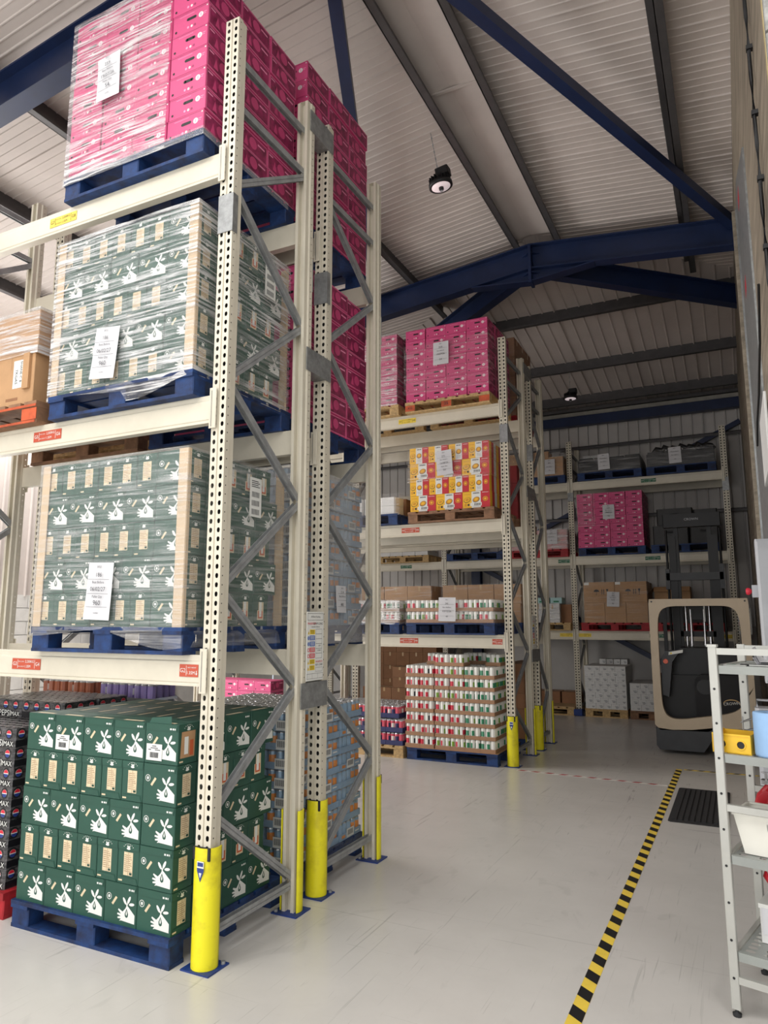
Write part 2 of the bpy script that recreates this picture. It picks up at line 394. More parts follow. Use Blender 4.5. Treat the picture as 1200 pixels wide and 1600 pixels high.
# purlins: Z sections along Y on the side slopes, along X on the back slope
for i, (px, where) in enumerate(((-2.46, 'ridge purlin on the racked side of the ridge cap'), (-1.9, 'ridge purlin on the partition side of the ridge cap'), (-0.29, 'last dark purlin before the partition wall'), (-4.05, 'second dark purlin out from the ridge, above the pink cartons'), (-5.7, 'third dark purlin out from the ridge behind the top stack'), (-7.15, 'fourth dark purlin out from the ridge'), (-8.7, 'dark purlin nearest the far side wall'))):
    yE = min(YB, RY + abs(px - RX) / HIPR)
    z = zs(px); mb = MB()
    mb.bar((px, YF, z + PD / 2), (px, yE, z + PD / 2), 0.012, PD, PURLIN)
    mb.bar((px + 0.035, YF, z + 0.006), (px + 0.035, yE, z + 0.006), 0.075, 0.012, PURLIN)
    mb.bar((px - 0.035, YF, z + PD - 0.006), (px - 0.035, yE, z + PD - 0.006), 0.075, 0.012, PURLIN)
    mb.bar((px + 0.07, YF, z + 0.018), (px + 0.07, yE, z + 0.018), 0.006, 0.03, PURLIN)
    struct(mb, 'purlin', where, 'purlin')
for py, where in ((11.08, 'upper purlin of the back roof slope under the hip'), (12.82, 'middle purlin of the back roof slope'), (14.2, 'lowest purlin of the back slope above the gutter')):
    dx = (py - RY) * HIPR; z = zb(py); mb = MB()
    a, b = max(XL, RX - dx), min(XR, RX + dx)
    mb.bar((a, py, z + PD / 2), (b, py, z + PD / 2), 0.012, PD, PURLIN)
    mb.bar((a, py - 0.035, z + 0.006), (b, py - 0.035, z + 0.006), 0.075, 0.012, PURLIN)
    mb.bar((a, py - 0.07, z + 0.018), (b, py - 0.07, z + 0.018), 0.006, 0.03, PURLIN)
    struct(mb, 'purlin', where, 'purlin')
# portal rafters
for fy, nm in ((RY, 'deep blue portal rafter with apex haunch above the far racks'), (3.56, 'deep blue portal rafter crossing behind the nearest top pink stack'), (-2.0, 'deep blue portal rafter behind the viewer near the doors')):
    mb = MB()
    mb.ibeam((XL, fy, zs(XL)), (RX, fy, RZ), 0.36, 0.17, 0.018, STEELB)
    mb.ibeam((RX, fy, RZ), (XR, fy, zs(XR)), 0.36, 0.17, 0.018, STEELB)
    mb.prism([(RX - 0.85, zs(RX - 0.85) - 0.35), (RX, RZ - 0.54), (RX + 0.85, zs(RX + 0.85) - 0.35), (RX, RZ - 0.34)], 'y', fy - 0.008, fy + 0.008, STEELB)
    mb.bar((RX - 0.85, fy, zs(RX - 0.85) - 0.36), (RX, fy, RZ - 0.54), 0.16, 0.018, STEELB); mb.bar((RX, fy, RZ - 0.54), (RX + 0.85, fy, zs(RX + 0.85) - 0.36), 0.16, 0.018, STEELB)
    mb.box(RX - 0.02, RX + 0.02, fy - 0.1, fy + 0.1, RZ - 0.57, RZ - 0.01, STEELB)
    for sx in (XL + 0.25, XR - 0.25): mb.box(sx - 0.1, sx + 0.1, fy - 0.09, fy + 0.09, 0, zs(sx) - 0.3, STEELB)
    struct(mb, 'rafter', nm, 'rafter')
for sgn, nm in ((-1, 'blue hip rafter running down behind the far pink cartons'), (1, 'blue hip rafter running from the apex into the partition wall')):
    ye = YB - 0.2
    dx = (ye - RY) * HIPR * sgn
    mb = MB().ibeam((RX, RY, RZ - 0.12), (RX + dx, ye, zb(ye) - 0.02), 0.3, 0.15, 0.016, STEELB)
    struct(mb, 'hip_rafter', nm, 'rafter')
for (p, q, nm) in (((RX - 0.1, 3.75, RZ - 0.1), (-4.6, RY - 0.1, zs(-4.6) - 0.08), 'slim blue roof brace dropping behind the second pink stack'), ((RX + 0.1, 3.75, RZ - 0.1), (XW - 0.02, RY - 0.06, zs(XW) - 0.08), 'slim blue roof brace running down to the partition wall')):
    mb = MB().bar(p, q, 0.11, 0.11, STEELB); struct(mb, 'roof_brace', nm, 'brace')
struct(MB().box(XL, XR, YB - 0.36, YB - 0.2, 5.71, 5.9, STEELB), 'eaves_tie', 'blue horizontal eaves tie along the back wall', 'steel tie')
struct(MB().box(XL, XR, YB - 0.3, YB - 0.05, 5.92, 6.02, CREAMD).box(XL, XR, YB - 0.3, YB - 0.28, 6.0, 6.09, PURLIN), 'eaves_gutter', 'pale grey gutter above the blue eaves tie', 'gutter')
# back wall: painted lower wall and ribbed sheets above
wb = thing('wall_back', 'back wall with ribbed cladding over a plain painted base', 'wall', kind='structure')
MB().box(XL, XR, YB, YB + 0.2, 0, 6.2, GREYW).build('wall_base', wb)
x = XL
while x < XR - 0.01:
    x1 = min(x + 1.0, XR); prof = rib_profile(x, x1, 5, 0.022)
    sheet_mesh(prof, lambda a, h: (a, YB - 0.03 - h, 1.62), lambda a, h: (a, YB - 0.03 - h, zb(YB) + PD), CLAD).build('cladding_sheet', wb); x = x1
for z, nm in ((5.28, 'upper grey sheeting rail on the back wall'), (3.8, 'middle grey sheeting rail on the back wall')):
    struct(MB().box(XL, XW, YB - 0.2, YB - 0.06, z, z + 0.012, PURLIN).box(XL, XW, YB - 0.2, YB - 0.19, z - 0.05, z + 0.012, PURLIN), 'sheeting_rail', nm, 'rail')
struct(MB().ibeam((-5.03, YB - 0.17, 0), (-5.03, YB - 0.17, 5.7), 0.0, 0, 0, STEELB).box(-5.13, -4.93, YB - 0.22, YB - 0.205, 0, 5.7, STEELB).box(-5.04, -5.02, YB - 0.205, YB - 0.08, 0, 5.7, STEELB).box(-5.13, -4.93, YB - 0.08, YB - 0.065, 0, 5.7, STEELB), 'wall_column', 'blue steel column against the back wall', 'column')
struct(MB().bar((-4.93, YB - 0.13, 2.95), (0.26, YB - 0.13, 5.48), 0.09, 0.09, STEELB, (0, 1, 0)), 'wall_brace', 'blue diagonal brace rising across the back wall', 'brace')
struct(MB().bar((-4.93, YB - 0.13, 2.85), (0.2, YB - 0.13, 0.10), 0.09, 0.09, STEELB, (0, 1, 0)), 'wall_brace', 'blue diagonal brace falling behind the white boxes', 'brace')
# left wall: white blocks and cladding
wl = thing('wall_left', 'far side wall of white painted blocks below white cladding', 'wall', kind='structure')
MB().box(XL - 0.2, XL - 0.03, YF, YB, 0, 6.4, PAINTW).build('wall_base', wl)
y = YF
while y < YB - 0.01:
    y1 = min(y + 1.0, YB); prof = rib_profile(y, y1, 4, 0.03)
    sheet_mesh(prof, lambda a, h: (XL + 0.01 + h, a, 2.12), lambda a, h: (XL + 0.01 + h, a, zs(XL) + PD), SHEET).build('cladding_sheet', wl); y = y1
bme = MB().box(-0.03, 0.02, -0.215, 0.215, 0.005, 0.21, PAINTW, 0.004).mesh('block')
for r in range(10):
    for c in range(14): put('block', bme, wl, (XL, 5.2 + c * 0.44 + (0.22 if r % 2 else 0), r * 0.215))
# partition wall
wr = thing('wall_right', 'tall streaked partition wall with steel edge and concrete blocks', 'wall', kind='structure')
zr_ = zs(XW) + PD
mb = MB(); mb.box(XW, XW + 0.2, 7.4, YB, 0, zr_, BOARDW); mb.box(XW, XW + 0.2, 3.25, 7.4, 2.7, zr_, BOARDW); mb.build('wall_board', wr)
MB().box(1.6, 1.8, 3.25, 7.6, 0, 2.8, GREYW).box(XW + 0.21, 1.59, 7.4, 7.6, 0, 2.61, GREYW).box(XW + 0.01, 1.59, 3.27, 7.39, 2.62, 2.68, GREYW).build('recess_lining', wr)
kme = MB().box(0, 0.43, -0.05, 0.0, 0.005, 0.21, BLOCKW, 0.004).mesh('block')
MB().box(XW, XW + 1.4, 3.2, 3.25, 2.7, zr_, MORTAR).build('mortar_bed', wr)
for r in range(18):
    for c in range(3): put('block', kme, wr, (XW + 0.002 + c * 0.44 - (0.0 if r % 2 else 0.0), 3.205, 2.72 + r * 0.22))
MB().prism([(5.6, 2.3), (7.6, 2.3), (7.6, 5.98), (7.2, 5.98), (5.6, 5.3)], 'x', 0.256, XW, GALV).box(0.24, XW, 7.58, 7.6, 2.3, 5.9, GALV).build('steel_guide_plate', wr)
for yy, zz in ((6.9, 5.62), (6.9, 4.75)): MB().box(0.2545, 0.256, yy - 0.12, yy + 0.12, zz - 0.06, zz + 0.06, SRED).build('red_sticker', wr)
MB().box(0.21, XW, 7.62, 7.72, 0.0, 5.9, BOARDW).build('timber_batten', wr)
c_pts = [(0.25, 3.9 + 0.005 * math.sin(i * 1.7), 5.35 - 0.19 * i) for i in range(13)]
cb = MB().tube(c_pts, 0.010, BLACK).build('wall_cable', label='black cable clipped down the partition wall above the trolley', cat='cable')
for q in (1, 3, 5, 7, 9, 11): MB().box(-0.013, 0.018, -0.016, 0.016, -0.012, 0.012, BLACK).build('cable_clip', cb, c_pts[q])
MB().tube([(0.24, 4.6, 3.75), (0.24, 5.0, 3.52), (0.236, 5.3, 3.42), (0.24, 5.7, 3.38), (0.234, 6.2, 3.3), (0.24, 6.7, 3.22)], 0.008, BLACK).build('loose_cable', label='short black cable end hanging across the steel plate', cat='cable')
# right side and front of the building, behind the viewer
we = thing('wall_front', 'front wall with two open loading doors behind the viewer', 'wall', kind='structure')
MB().box(XL, -7.95, YF - 0.2, YF, 0, 6.4, CLAD).box(-0.85, 1.15, YF - 0.2, YF, 0, 6.4, CLAD).box(5.25, XR, YF - 0.2, YF, 0, 6.4, CLAD).box(-7.95, -0.85, YF - 0.2, YF, 5.05, 6.9, CLAD).box(1.15, 5.25, YF - 0.2, YF, 4.6, 6.9, CLAD).build('wall_panel', we)
ws = thing('wall_side', 'side wall beyond the partition outside the picture', 'wall', kind='structure')
MB().box(XR, XR + 0.2, YF, 7.6, 0, 6.3, CLAD).box(1.8, XR, 7.4, 7.6, 0, 6.9, CLAD).build('wall_panel', ws)

# ================================================================== FLOOR MARKINGS
def tape(name, label, p, q, wdt, mA, mB_, pitch, cat='tape'):
    p = Vector(p); q = Vector(q); d = (q - p); L = d.length; d.normalize(); n = Vector((-d.y, d.x))
    mb = MB(); mb.bar((p.x, p.y, 0.0008), (q.x, q.y, 0.0008), wdt, 0.0012, mA)
    k = int(L / pitch); sk = wdt * 0.75
    for i in range(k):
        a = i * pitch + 0.01; b = a + pitch * 0.5
        if b + sk > L: break
        pts = [p + d * a - n * wdt / 2, p + d * b - n * wdt / 2, p + d * (b + sk) + n * wdt / 2, p + d * (a + sk) + n * wdt / 2]
        mb.add([(c.x, c.y, 0.0018) for c in pts], [(0, 1, 2, 3)], mB_)
    return mb.build(name, label=label, cat=cat)
TY = mat('tape_yellow', (240, 208, 80), 0.5, var=0.06); TR = mat('tape_red', (176, 52, 60), 0.55, var=0.1); TW = mat('tape_white', (226, 222, 216), 0.55, var=0.05)
tape('hazard_tape', 'yellow and black hazard tape running down the aisle floor', (-0.776, 1.2), (-0.754, 9.36), 0.068, TY, BLACK, 0.185)
tape('hazard_tape', 'short black and yellow tape turning off beside the rubber mat', (-0.70, 9.36), (0.2, 9.37), 0.05, TY, BLACK, 0.125)
tape('warning_tape', 'red and white floor tape from the yellow guard to the hazard tape', (-2.46, 8.47), (-0.80, 8.40), 0.05, TW, TR, 0.16)
mt = thing('rubber_mat', 'black ribbed rubber mat on the floor beside the hazard tape', 'mat', (-0.44, 7.65, 0))
MB().box(-0.24, 0.24, -0.69, 0.69, 0.0, 0.008, RUBBER, 0.02).build('mat_base', mt)
rm = MB().box(-0.017, 0.017, -0.63, 0.63, 0.008, 0.016, RUBBER).mesh('rib')
for i in range(9): put('rib', rm, mt, (-0.19 + i * 0.0475, 0, 0))

# ================================================================== RACKING
def strip(mb, o, u, v, w, pitch, n, hw, hh, m, hole):
    o, u, v = Vector(o), Vector(u), Vector(v)
    if hole == 'hex': H2 = [(0, -hh), (hw * .7, -hh * .8), (hw, 0), (hw * .8, hh * .7), (0, hh), (-hw * .8, hh * .7), (-hw, 0), (-hw * .7, -hh * .8)]
    else: H2 = [(hh * math.cos(q), hh * math.sin(q)) for q in [-math.pi / 2 + i * math.pi / 4 for i in range(8)]]
    OUT = [(0, -.5), (.5, -.5), (.5, 0), (.5, .5), (0, .5), (-.5, .5), (-.5, 0), (-.5, -.5)]
    vs, fs = [], []
    for k in range(n):
        b = len(vs); cz = (k + 0.5) * pitch
        for a, c in OUT: vs.append(o + u * (w / 2 + a * w) + v * (cz + c * pitch))
        for a, c in H2: vs.append(o + u * (w / 2 + a) + v * (cz + c))
        for i in range(8): fs.append([b + i, b + (i + 1) % 8, b + 8 + (i + 1) % 8, b + 8 + i])
    mb.add(vs, fs, m)
POSTSHADE = mat('painted_post_shade', (30, 30, 30), 0.9, var=0)  # shade inside the posts, painted as a dark filler behind the holes
def post_mesh(h):
    n = int(round(h / 0.05)); p = h / n; mb = MB()
    X = (1, 0, 0); Z = (0, 0, 1); Yv = (0, 1, 0)
    strip(mb, (-0.05, 0, 0), X, Z, 0.046, p, n, 0.0105, 0.0145, CREAM, 'hex')
    strip(mb, (0.004, 0, 0), X, Z, 0.046, p, n, 0.0105, 0.0145, CREAM, 'hex')
    q = lambda a, b: mb.add([(a[0], a[1], 0), (b[0], b[1], 0), (b[0], b[1], h), (a[0], a[1], h)], [(0, 1, 2, 3)], CREAM)
    q((-0.004, 0), (-0.002, 0.007)); q((-0.002, 0.007), (0.002, 0.007)); q((0.002, 0.007), (0.004, 0))
    for sx in (-1, 1):
        strip(mb, (0.05 * sx, 0, 0), Yv, Z, 0.04, p, n, 0.003, 0.0042, CREAM, 'round')
        q((0.05 * sx, 0.04), (0.042 * sx, 0.05)); q((0.042 * sx, 0.05), (0.042 * sx, 0.085)); q((0.042 * sx, 0.085), (0.02 * sx, 0.085))
    q((-0.02, 0.085), (-0.02, 0.05)); q((-0.02, 0.05), (0.02, 0.05)); q((0.02, 0.05), (0.02, 0.085))
    mb.box(-0.042, 0.042, 0.02, 0.036, 0.005, h - 0.005, POSTSHADE)
    mb.add([(-0.05, 0, h), (0.05, 0, h), (0.042, 0.085, h), (-0.042, 0.085, h)], [(0, 1, 2, 3)], CREAM)
    return mb.mesh('post')
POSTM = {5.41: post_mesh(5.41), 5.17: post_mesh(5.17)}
FOOTM = MB().box(-0.09, 0.09, -0.035, 0.13, 0, 0.008, PLATEB).lathe([(0.012, 0.008), (0.012, 0.022)], BRACE, 8, (0.07, 0.105, 0)).mesh('foot_plate')
SPLICEM = MB().box(-0.053, 0.053, -0.006, 0.0, 0, 0.24, GALV).box(0.05, 0.056, -0.006, 0.04, 0, 0.24, GALV).mesh('splice_plate')
def channel(mb, p, q):
    mb.bar(p, q, 0.004, 0.045, BRACE, (1, 0, 0)) if False else None
    P, Q = Vector(p), Vector(q); d = (Q - P).normalized(); u = Vector((1, 0, 0)); t = u.cross(d)
    def part(a0, a1, b0, b1):
        vs = [e + u * a + t * b for e in (P, Q) for a, b in ((a0, b0), (a1, b0), (a1, b1), (a0, b1))]
        mb.add(vs, [(0, 1, 2, 3), (7, 6, 5, 4), (0, 4, 5, 1), (1, 5, 6, 2), (2, 6, 7, 3), (3, 7, 4, 0)], BRACE)
    part(-0.018, 0.018, -0.002, 0.002) ; part(0.014, 0.018, -0.022, 0.022); part(-0.018, -0.014, -0.022, 0.022)
BR = {}
def brace_mesh(dy, dz):
    k = (round(dy, 3), round(dz, 3))
    if k not in BR:
        mb = MB(); channel(mb, (0, 0, 0), (0, dy, dz)); BR[k] = mb.mesh('brace')
    return BR[k]
NODES = [4.85, 4.33, 3.72, 3.12, 2.51, 1.92, 1.33, 0.74, 0.19]
def upright(x, y, depth, h, label, group, first_rear=True, splice=True):
    t = thing('rack_upright', label, 'rack frame', (x, y, 0), 0, group)
    pm = POSTM[h]
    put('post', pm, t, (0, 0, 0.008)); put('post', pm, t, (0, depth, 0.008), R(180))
    put('foot_plate', FOOTM, t); put('foot_plate', FOOTM, t, (0, depth, 0), R(180))
    y0, y1 = 0.075, depth - 0.075
    k = h / 5.41
    for z in (5.19 * k, 4.87 * k, 0.16): put('brace', brace_mesh(y1 - y0, 0), t, (0, y0, z))
    rear = first_rear
    for a, b in zip(NODES, NODES[1:]):
        za, zb_ = a * k - 0.02, b * k + 0.02
        if rear: put('brace', brace_mesh(y0 - y1, zb_ - za), t, (0, y1, za))
        else: put('brace', brace_mesh(y1 - y0, zb_ - za), t, (0, y0, za))
        rear = not rear
    if splice: put('splice_plate', SPLICEM, t, (0, 0, 4.0)); put('splice_plate', SPLICEM, t, (0, depth, 4.0), R(180))
    return t
X1, X2, X3 = -2.554, -5.38, -8.2
ROWS = {'A': (3.045, 0.875), 'B': (4.115, 0.87), 'C': (8.6, 0.93), 'D': (9.83, 0.72), 'E': (13.65, 0.85)}
RN = {'A': 'nearest rack row', 'B': 'second rack row', 'C': 'third rack row across the aisle', 'D': 'fourth rack row', 'E': 'back-wall rack row'}
for r in 'ABCD':
    y0, dp = ROWS[r]; fr = r in 'AC'
    upright(X1, y0, dp, 5.41, f'cream perforated upright frame at the aisle end of {RN[r]}', 'rack upright frames', fr)
    upright(X2, y0, dp, 5.41, f'cream upright frame one bay in from the aisle, {RN[r]}', 'rack upright frames', fr)
    if r in 'CD': upright(X3, y0, dp, 5.41, f'cream upright frame two bays in from the aisle, {RN[r]}', 'rack upright frames', fr)
for x, nm in ((-0.055, 'cream upright frame beside the partition wall behind the forklift'), (-2.76, 'cream upright frame between pink cartons and wrapped brown boxes, back wall'), (-5.39, 'cream upright frame of the back-wall row near the blue column'), (-8.1, 'cream upright frame at the hidden end of the back-wall row')):
    upright(x, 13.65, 0.85, 5.17, nm, 'rack upright frames', True)
# row spacers
for (ya, yb, rn) in ((3.92, 4.115, 'first pair of rows'), (9.53, 9.83, 'far pair of rows')):
    for z, wn in ((5.2, 'top'), (3.42, 'middle'), (1.19, 'low')):
        MB().box(-0.047, 0.047, ya + 0.001, yb - 0.001, z, z + 0.16, GALV).box(0.047, 0.053, ya - 0.06, yb + 0.06, z, z + 0.16, GALV).build('row_spacer', loc=(X1 + 0.003, 0, 0), label=f'{wn} grey steel spacer plate joining the {rn}', cat='spacer plate', group='row spacers')
# crossbars
LV = {1: 1.56, 2: 3.015, 3: 4.53}
LVE = {1: 1.545, 2: 2.935, 3: 4.37}
BAR = {}
def bar_mesh(L):
    if L not in BAR:
        h = 0.165
        prof = [(0, -h), (0.05, -h), (0.05, 0), (0.012, 0), (0.010, -0.006), (0.010, -0.03), (0, -0.036), (-0.001, -0.045), (-0.001, -h + 0.022), (0.004, -h + 0.016), (0, -h + 0.01)]
        BAR[L] = MB().prism(prof, 'x', -L / 2, L / 2, CREAM).mesh('bar')
    return BAR[L]
CONM = MB().box(-0.025, 0.025, -0.006, 0, -0.2, 0.035, CREAM, 0.003).box(-0.01, -0.004, -0.008, -0.005, -0.19, 0.02, CREAMD).mesh('end_connector')
LN = {1: 'low', 2: 'middle', 3: 'top'}
def label_plate(parent, x, m, kind, a='', b='', yoff=-0.003, z=-0.083):
    wdt = {'wide': 0.26, 'short': 0.13}[kind]; hgt = 0.066
    o = MB().box(-wdt / 2, wdt / 2, -0.001, 0, -hgt / 2, hgt / 2, m).build('bay_label', parent, (x, yoff, z))
    ink = WHITE if m is not LYELLOW else INK
    if kind == 'wide':
        write(a, 0.032, ink, o, (-0.103, -0.002, 0)); write(b, 0.032, ink, o, (0.103, -0.002, 0))
        write('2,200KG', 0.022, ink, o, (0.03, -0.002, 0.015)); write('1.35M', 0.022, ink, o, (0.015, -0.002, -0.015))
        write('MAX LOAD', 0.010, ink, o, (-0.045, -0.002, 0.014)); write('MAX HEIGHT', 0.010, ink, o, (-0.045, -0.002, -0.016))
        d = MB(); d.box(-0.078, -0.076, -0.002, -0.001, -0.026, 0.026, ink); d.box(0.076, 0.078, -0.002, -0.001, -0.026, 0.026, ink); d.build('divider', o)
    else:
        write(a, 0.032, ink, o, (-0.042, -0.002, 0)); write('MAX HEIGHT', 0.010, ink, o, (0.022, -0.002, 0.016)); write('1.35M', 0.024, ink, o, (0.014, -0.002, -0.012))
        MB().box(-0.018, -0.016, -0.002, -0.001, -0.026, 0.026, ink).build('divider', o)
        MB().add([(0.052, -0.002, 0.0), (0.056, -0.002, 0.0), (0.056, -0.002, -0.014), (0.061, -0.002, -0.014), (0.054, -0.002, -0.024), (0.047, -0.002, -0.014), (0.052, -0.002, -0.014)], [tuple(range(7))], ink).build('arrow', o)
def crossbar(r, xa, xb, lv, z, front, lab):
    y0, dp = ROWS[r]; L = round(xb - xa - 0.1, 3); xc = (xa + xb) / 2
    if front:
        t = thing('rack_crossbar', lab, 'rack beam', (xc, y0 - 0.012, z), 0, 'rack crossbars')
    else:
        t = thing('rack_crossbar', lab, 'rack beam', (xc, y0 + dp + 0.012, z), R(180), 'rack crossbars')
    put('bar', bar_mesh(L), t)
    for s in (-1, 1): put('end_connector', CONM, t, (s * (L / 2 + 0.02), -0.002, 0))
    return t
bars = {}
for r in 'ABCDE':
    if r == 'E': bays = [(-2.76, -0.055, 'bay beside the partition'), (-5.39, -2.76, 'bay left of pink cartons'), (-8.1, -5.39, 'bay by the blue column')]
    elif r in 'CD': bays = [(X2, X1, 'end bay'), (X3, X2, 'second bay')]
    else: bays = [(X2, X1, 'end bay')]
    for bi, (xa, xb, bn) in enumerate(bays):
        for lv in (1, 2, 3):
            z = (LVE if r == 'E' else LV)[lv]
            bars[r, bi, lv, 1] = crossbar(r, xa, xb, lv, z, True, f'cream {LN[lv]}-level front crossbar, {bn}, {RN[r]}')
            if not (r == 'E' and bi > 1): bars[r, bi, lv, 0] = crossbar(r, xa, xb, lv, z, False, f'cream {LN[lv]}-level rear crossbar, {bn}, {RN[r]}')
label_plate(bars['A', 0, 1, 1], -0.02, LORANGE, 'wide', 'G3', 'G4'); label_plate(bars['A', 0, 1, 1], 1.285, LORANGE, 'short', 'G2')
label_plate(bars['A', 0, 2, 1], 0.02, LORANGE, 'wide', 'G5', 'G6'); label_plate(bars['A', 0, 3, 1], 0.02, LYELLOW, 'wide', 'G7', 'G8')
label_plate(bars['C', 0, 1, 1], 0.07, LORANGE, 'wide', 'H3', 'H4'); label_plate(bars['C', 0, 1, 1], 1.27, LORANGE, 'short', 'H2')
label_plate(bars['C', 0, 2, 1], 0.1, LORANGE, 'wide', 'H5', 'H6'); label_plate(bars['C', 0, 3, 1], 0.06, LYELLOW, 'wide', 'H7', 'H8')
for lv, a, b in ((3, 'K7', 'K8'), (2, 'K5', 'K6'), (1, 'K3', 'K4')): label_plate(bars['E', 0, lv, 1], 0.08, LGREEN, 'wide', a, b)
label_plate(bars['E', 0, 1, 1], -1.2, LYELLOW, 'wide', 'K1', 'K2'); label_plate(bars['E', 1, 1, 1], 1.15, LYELLOW, 'wide', 'L1', 'L2')
label_plate(bars['E', 1, 2, 1], 1.17, LGREEN, 'wide', 'L5', 'L6'); label_plate(bars['E', 2, 2, 1], 0.5, LGREEN, 'wide', 'L7', 'L8'); label_plate(bars['E', 0, 1, 1], 1.22, LYELLOW, 'short', 'K2')

# post guards
def guard_mesh(rad, h, a0):
    mb = MB(); n = 14; t = 0.008; pts = []
    for i in range(n + 1): q = R(a0) + (R(540 - a0) - R(a0)) * i / n; pts.append((rad * math.cos(q), rad * math.sin(q) + 0.045))
    for i in range(n, -1, -1): q = R(a0) + (R(540 - a0) - R(a0)) * i / n; pts.append(((rad - t) * math.cos(q), (rad - t) * math.sin(q) + 0.045))
    N = len(pts); vs = [(a, b, 0) for a, b in pts] + [(a, b, h) for a, b in pts]
    mb.add(vs, [[i, (i + 1) % N, N + (i + 1) % N, N + i] for i in range(N)], YEL, True)
    for i in range(n): mb.add([(pts[i][0], pts[i][1], h), (pts[i + 1][0], pts[i + 1][1], h), (pts[N - 2 - i][0], pts[N - 2 - i][1], h), (pts[N - 1 - i][0], pts[N - 1 - i][1], h)], [(0, 1, 2, 3)], YEL)
    return mb.mesh('guard_shell')
GM = guard_mesh(0.07, 0.58, 150)
GPAD = MB().box(-0.054, 0.054, -0.012, -0.003, 0.52, 0.583, RUBBER).mesh('foam_pad')
def guard(x, y, rz, label, badge=False):
    t = thing('post_guard', label, 'post guard', (x, y, 0.009), rz, 'yellow post guards')
    put('guard_shell', GM, t); put('foam_pad', GPAD, t)
    if badge:
        b = MB(); f = Face(b, (-0.02, 0, 0), (1, 0, 0), (0, 0, 1), (0, -1, 0))
        f.p([(-0.022, 0.10), (0.022, 0.10), (0.022, 0.055), (0.0, 0.0), (-0.022, 0.055)], PEPB, 0.004); f.p([(-0.022, 0.10), (0.022, 0.10), (0.022, 0.068), (-0.022, 0.068)], WHITE, 0.005); f.p([(-0.018, 0.095), (0.018, 0.095), (0.018, 0.076), (-0.018, 0.076)], PEPB, 0.006); f.p([(-0.009, 0.045), (0.009, 0.045), (0, 0.02)], WHITE, 0.005)
        b.build('badge', t, (0.03, -0.022, 0.42))
guard(X1, 3.045, 0, 'tall yellow guard with a blue badge on the nearest post', True)
guard(X1, 3.92, R(180), 'yellow guard on the rear post of the nearest row')
guard(X1, 4.115, 0, 'scuffed yellow guard on the front post of the second row')
guard(X1, 4.985, R(180), 'yellow guard on the rear post of the second row, aisle corner')
guard(X1, 8.6, 0, 'yellow badge guard on the third-row post beside the can trays', True)
guard(X1, 9.53, R(180), 'yellow guard on the rear post of the third row')
guard(X1, 9.83, 0, 'yellow guard on the front post of the fourth row')
guard(X1, 10.55, R(180), 'yellow guard on the rear post of the fourth row')
# E-row blue foot
MB().box(-0.075, 0.075, -0.05, 0.1, 0.009, 0.12, PLATEB).build('post_shoe', loc=(-2.76, 13.60, 0), label='blue steel shoe around the back-wall rack post foot', cat='post shoe')

# safety signs on the frames
def safety_sign(loc, label, sc=1.0):
    t = thing('safety_sign', label, 'sign', loc)
    W, Hh = 0.205, 0.44
    MB().box(0, 0.004, 0, W, 0, Hh, WHITE).build('sign_board', t)
    mb = MB(); f = Face(mb, (0.004, 0, 0), (0, 1, 0), (0, 0, 1), (1, 0, 0))
    GL = INK
    def frame(a0, a1, b0, b1, wdt=0.002):
        f.r(a0, a1, b0, b0 + wdt, GL); f.r(a0, a1, b1 - wdt, b1, GL); f.r(a0, a0 + wdt, b0, b1, GL); f.r(a1 - wdt, a1, b0, b1, GL)
    frame(0.006, W - 0.006, 0.385, 0.43)
    for i, m in enumerate((SYEL, SBLUE, SBLUE, SRED, SRED, SYEL, SYEL)):
        b = 0.295 - i * 0.038; f.r(0.035, 0.098, b, b + 0.03, m)
        for q in range(3): f.r(0.042, 0.09, b + 0.006 + q * 0.008, b + 0.009 + q * 0.008, WHITE if m is not SYEL else INK, 0.0012)
        if m is SYEL: f.p([(0.012, b), (0.03, b), (0.021, b + 0.024)], SYEL); f.r(0.0195, 0.0225, b + 0.004, b + 0.016, INK, 0.0012)
        elif m is SBLUE: f.e(0.021, b + 0.014, 0.011, 0.013, SBLUE); f.r(0.0195, 0.0225, b + 0.006, b + 0.022, WHITE, 0.0012)
        else: f.ring(0.021, b + 0.014, 0.012, 0.004, SRED)
    for i in range(6): frame(0.108, W - 0.02, 0.14 + i * 0.031, 0.14 + i * 0.031 + 0.033, 0.0015)
    frame(0.108, W - 0.012, 0.055, 0.082, 0.0015); frame(0.006, W - 0.006, 0.012, 0.045, 0.0015); f.r(0.07, 0.0715, 0.012, 0.045, GL); f.r(0.135, 0.1365, 0.012, 0.045, GL)
    mb.build('sign_print', t)
    write('All Beam Racking', 0.016, INK, t, (0.006, W / 2, 0.408), 'R')
    write('MAXIMUM', 0.021, SRED, t, (0.006, 0.055, 0.363), 'R'); write('BEAM LOAD', 0.021, INK, t, (0.006, 0.135, 0.363), 'R'); write('(ADVISED INTERVAL)', 0.011, INK, t, (0.006, W / 2, 0.342), 'R')
    write('MAXIMUM', 0.018, SRED, t, (0.006, 0.15, 0.118), 'R'); write('BAY LOAD', 0.018, INK, t, (0.006, 0.15, 0.098), 'R')
    write('2,200KG', 0.013, INK, t, (0.006, 0.15, 0.19), 'R'); write('1.35M', 0.013, INK, t, (0.006, 0.15, 0.22), 'R')
    return t
safety_sign((X1 + 0.058, 3.905, 1.36), 'white rack safety notice with coloured panels on the nearest racks')
safety_sign((X1 + 0.058, 9.49, 1.36), 'white rack safety notice on the far pair of racks')
t = safety_sign((-0.004, 13.68, 1.50), 'white rack safety notice on the post behind the forklift'); t.rotation_euler = (0, 0, R(-90)); t.location = (-0.02, 13.635, 1.5)

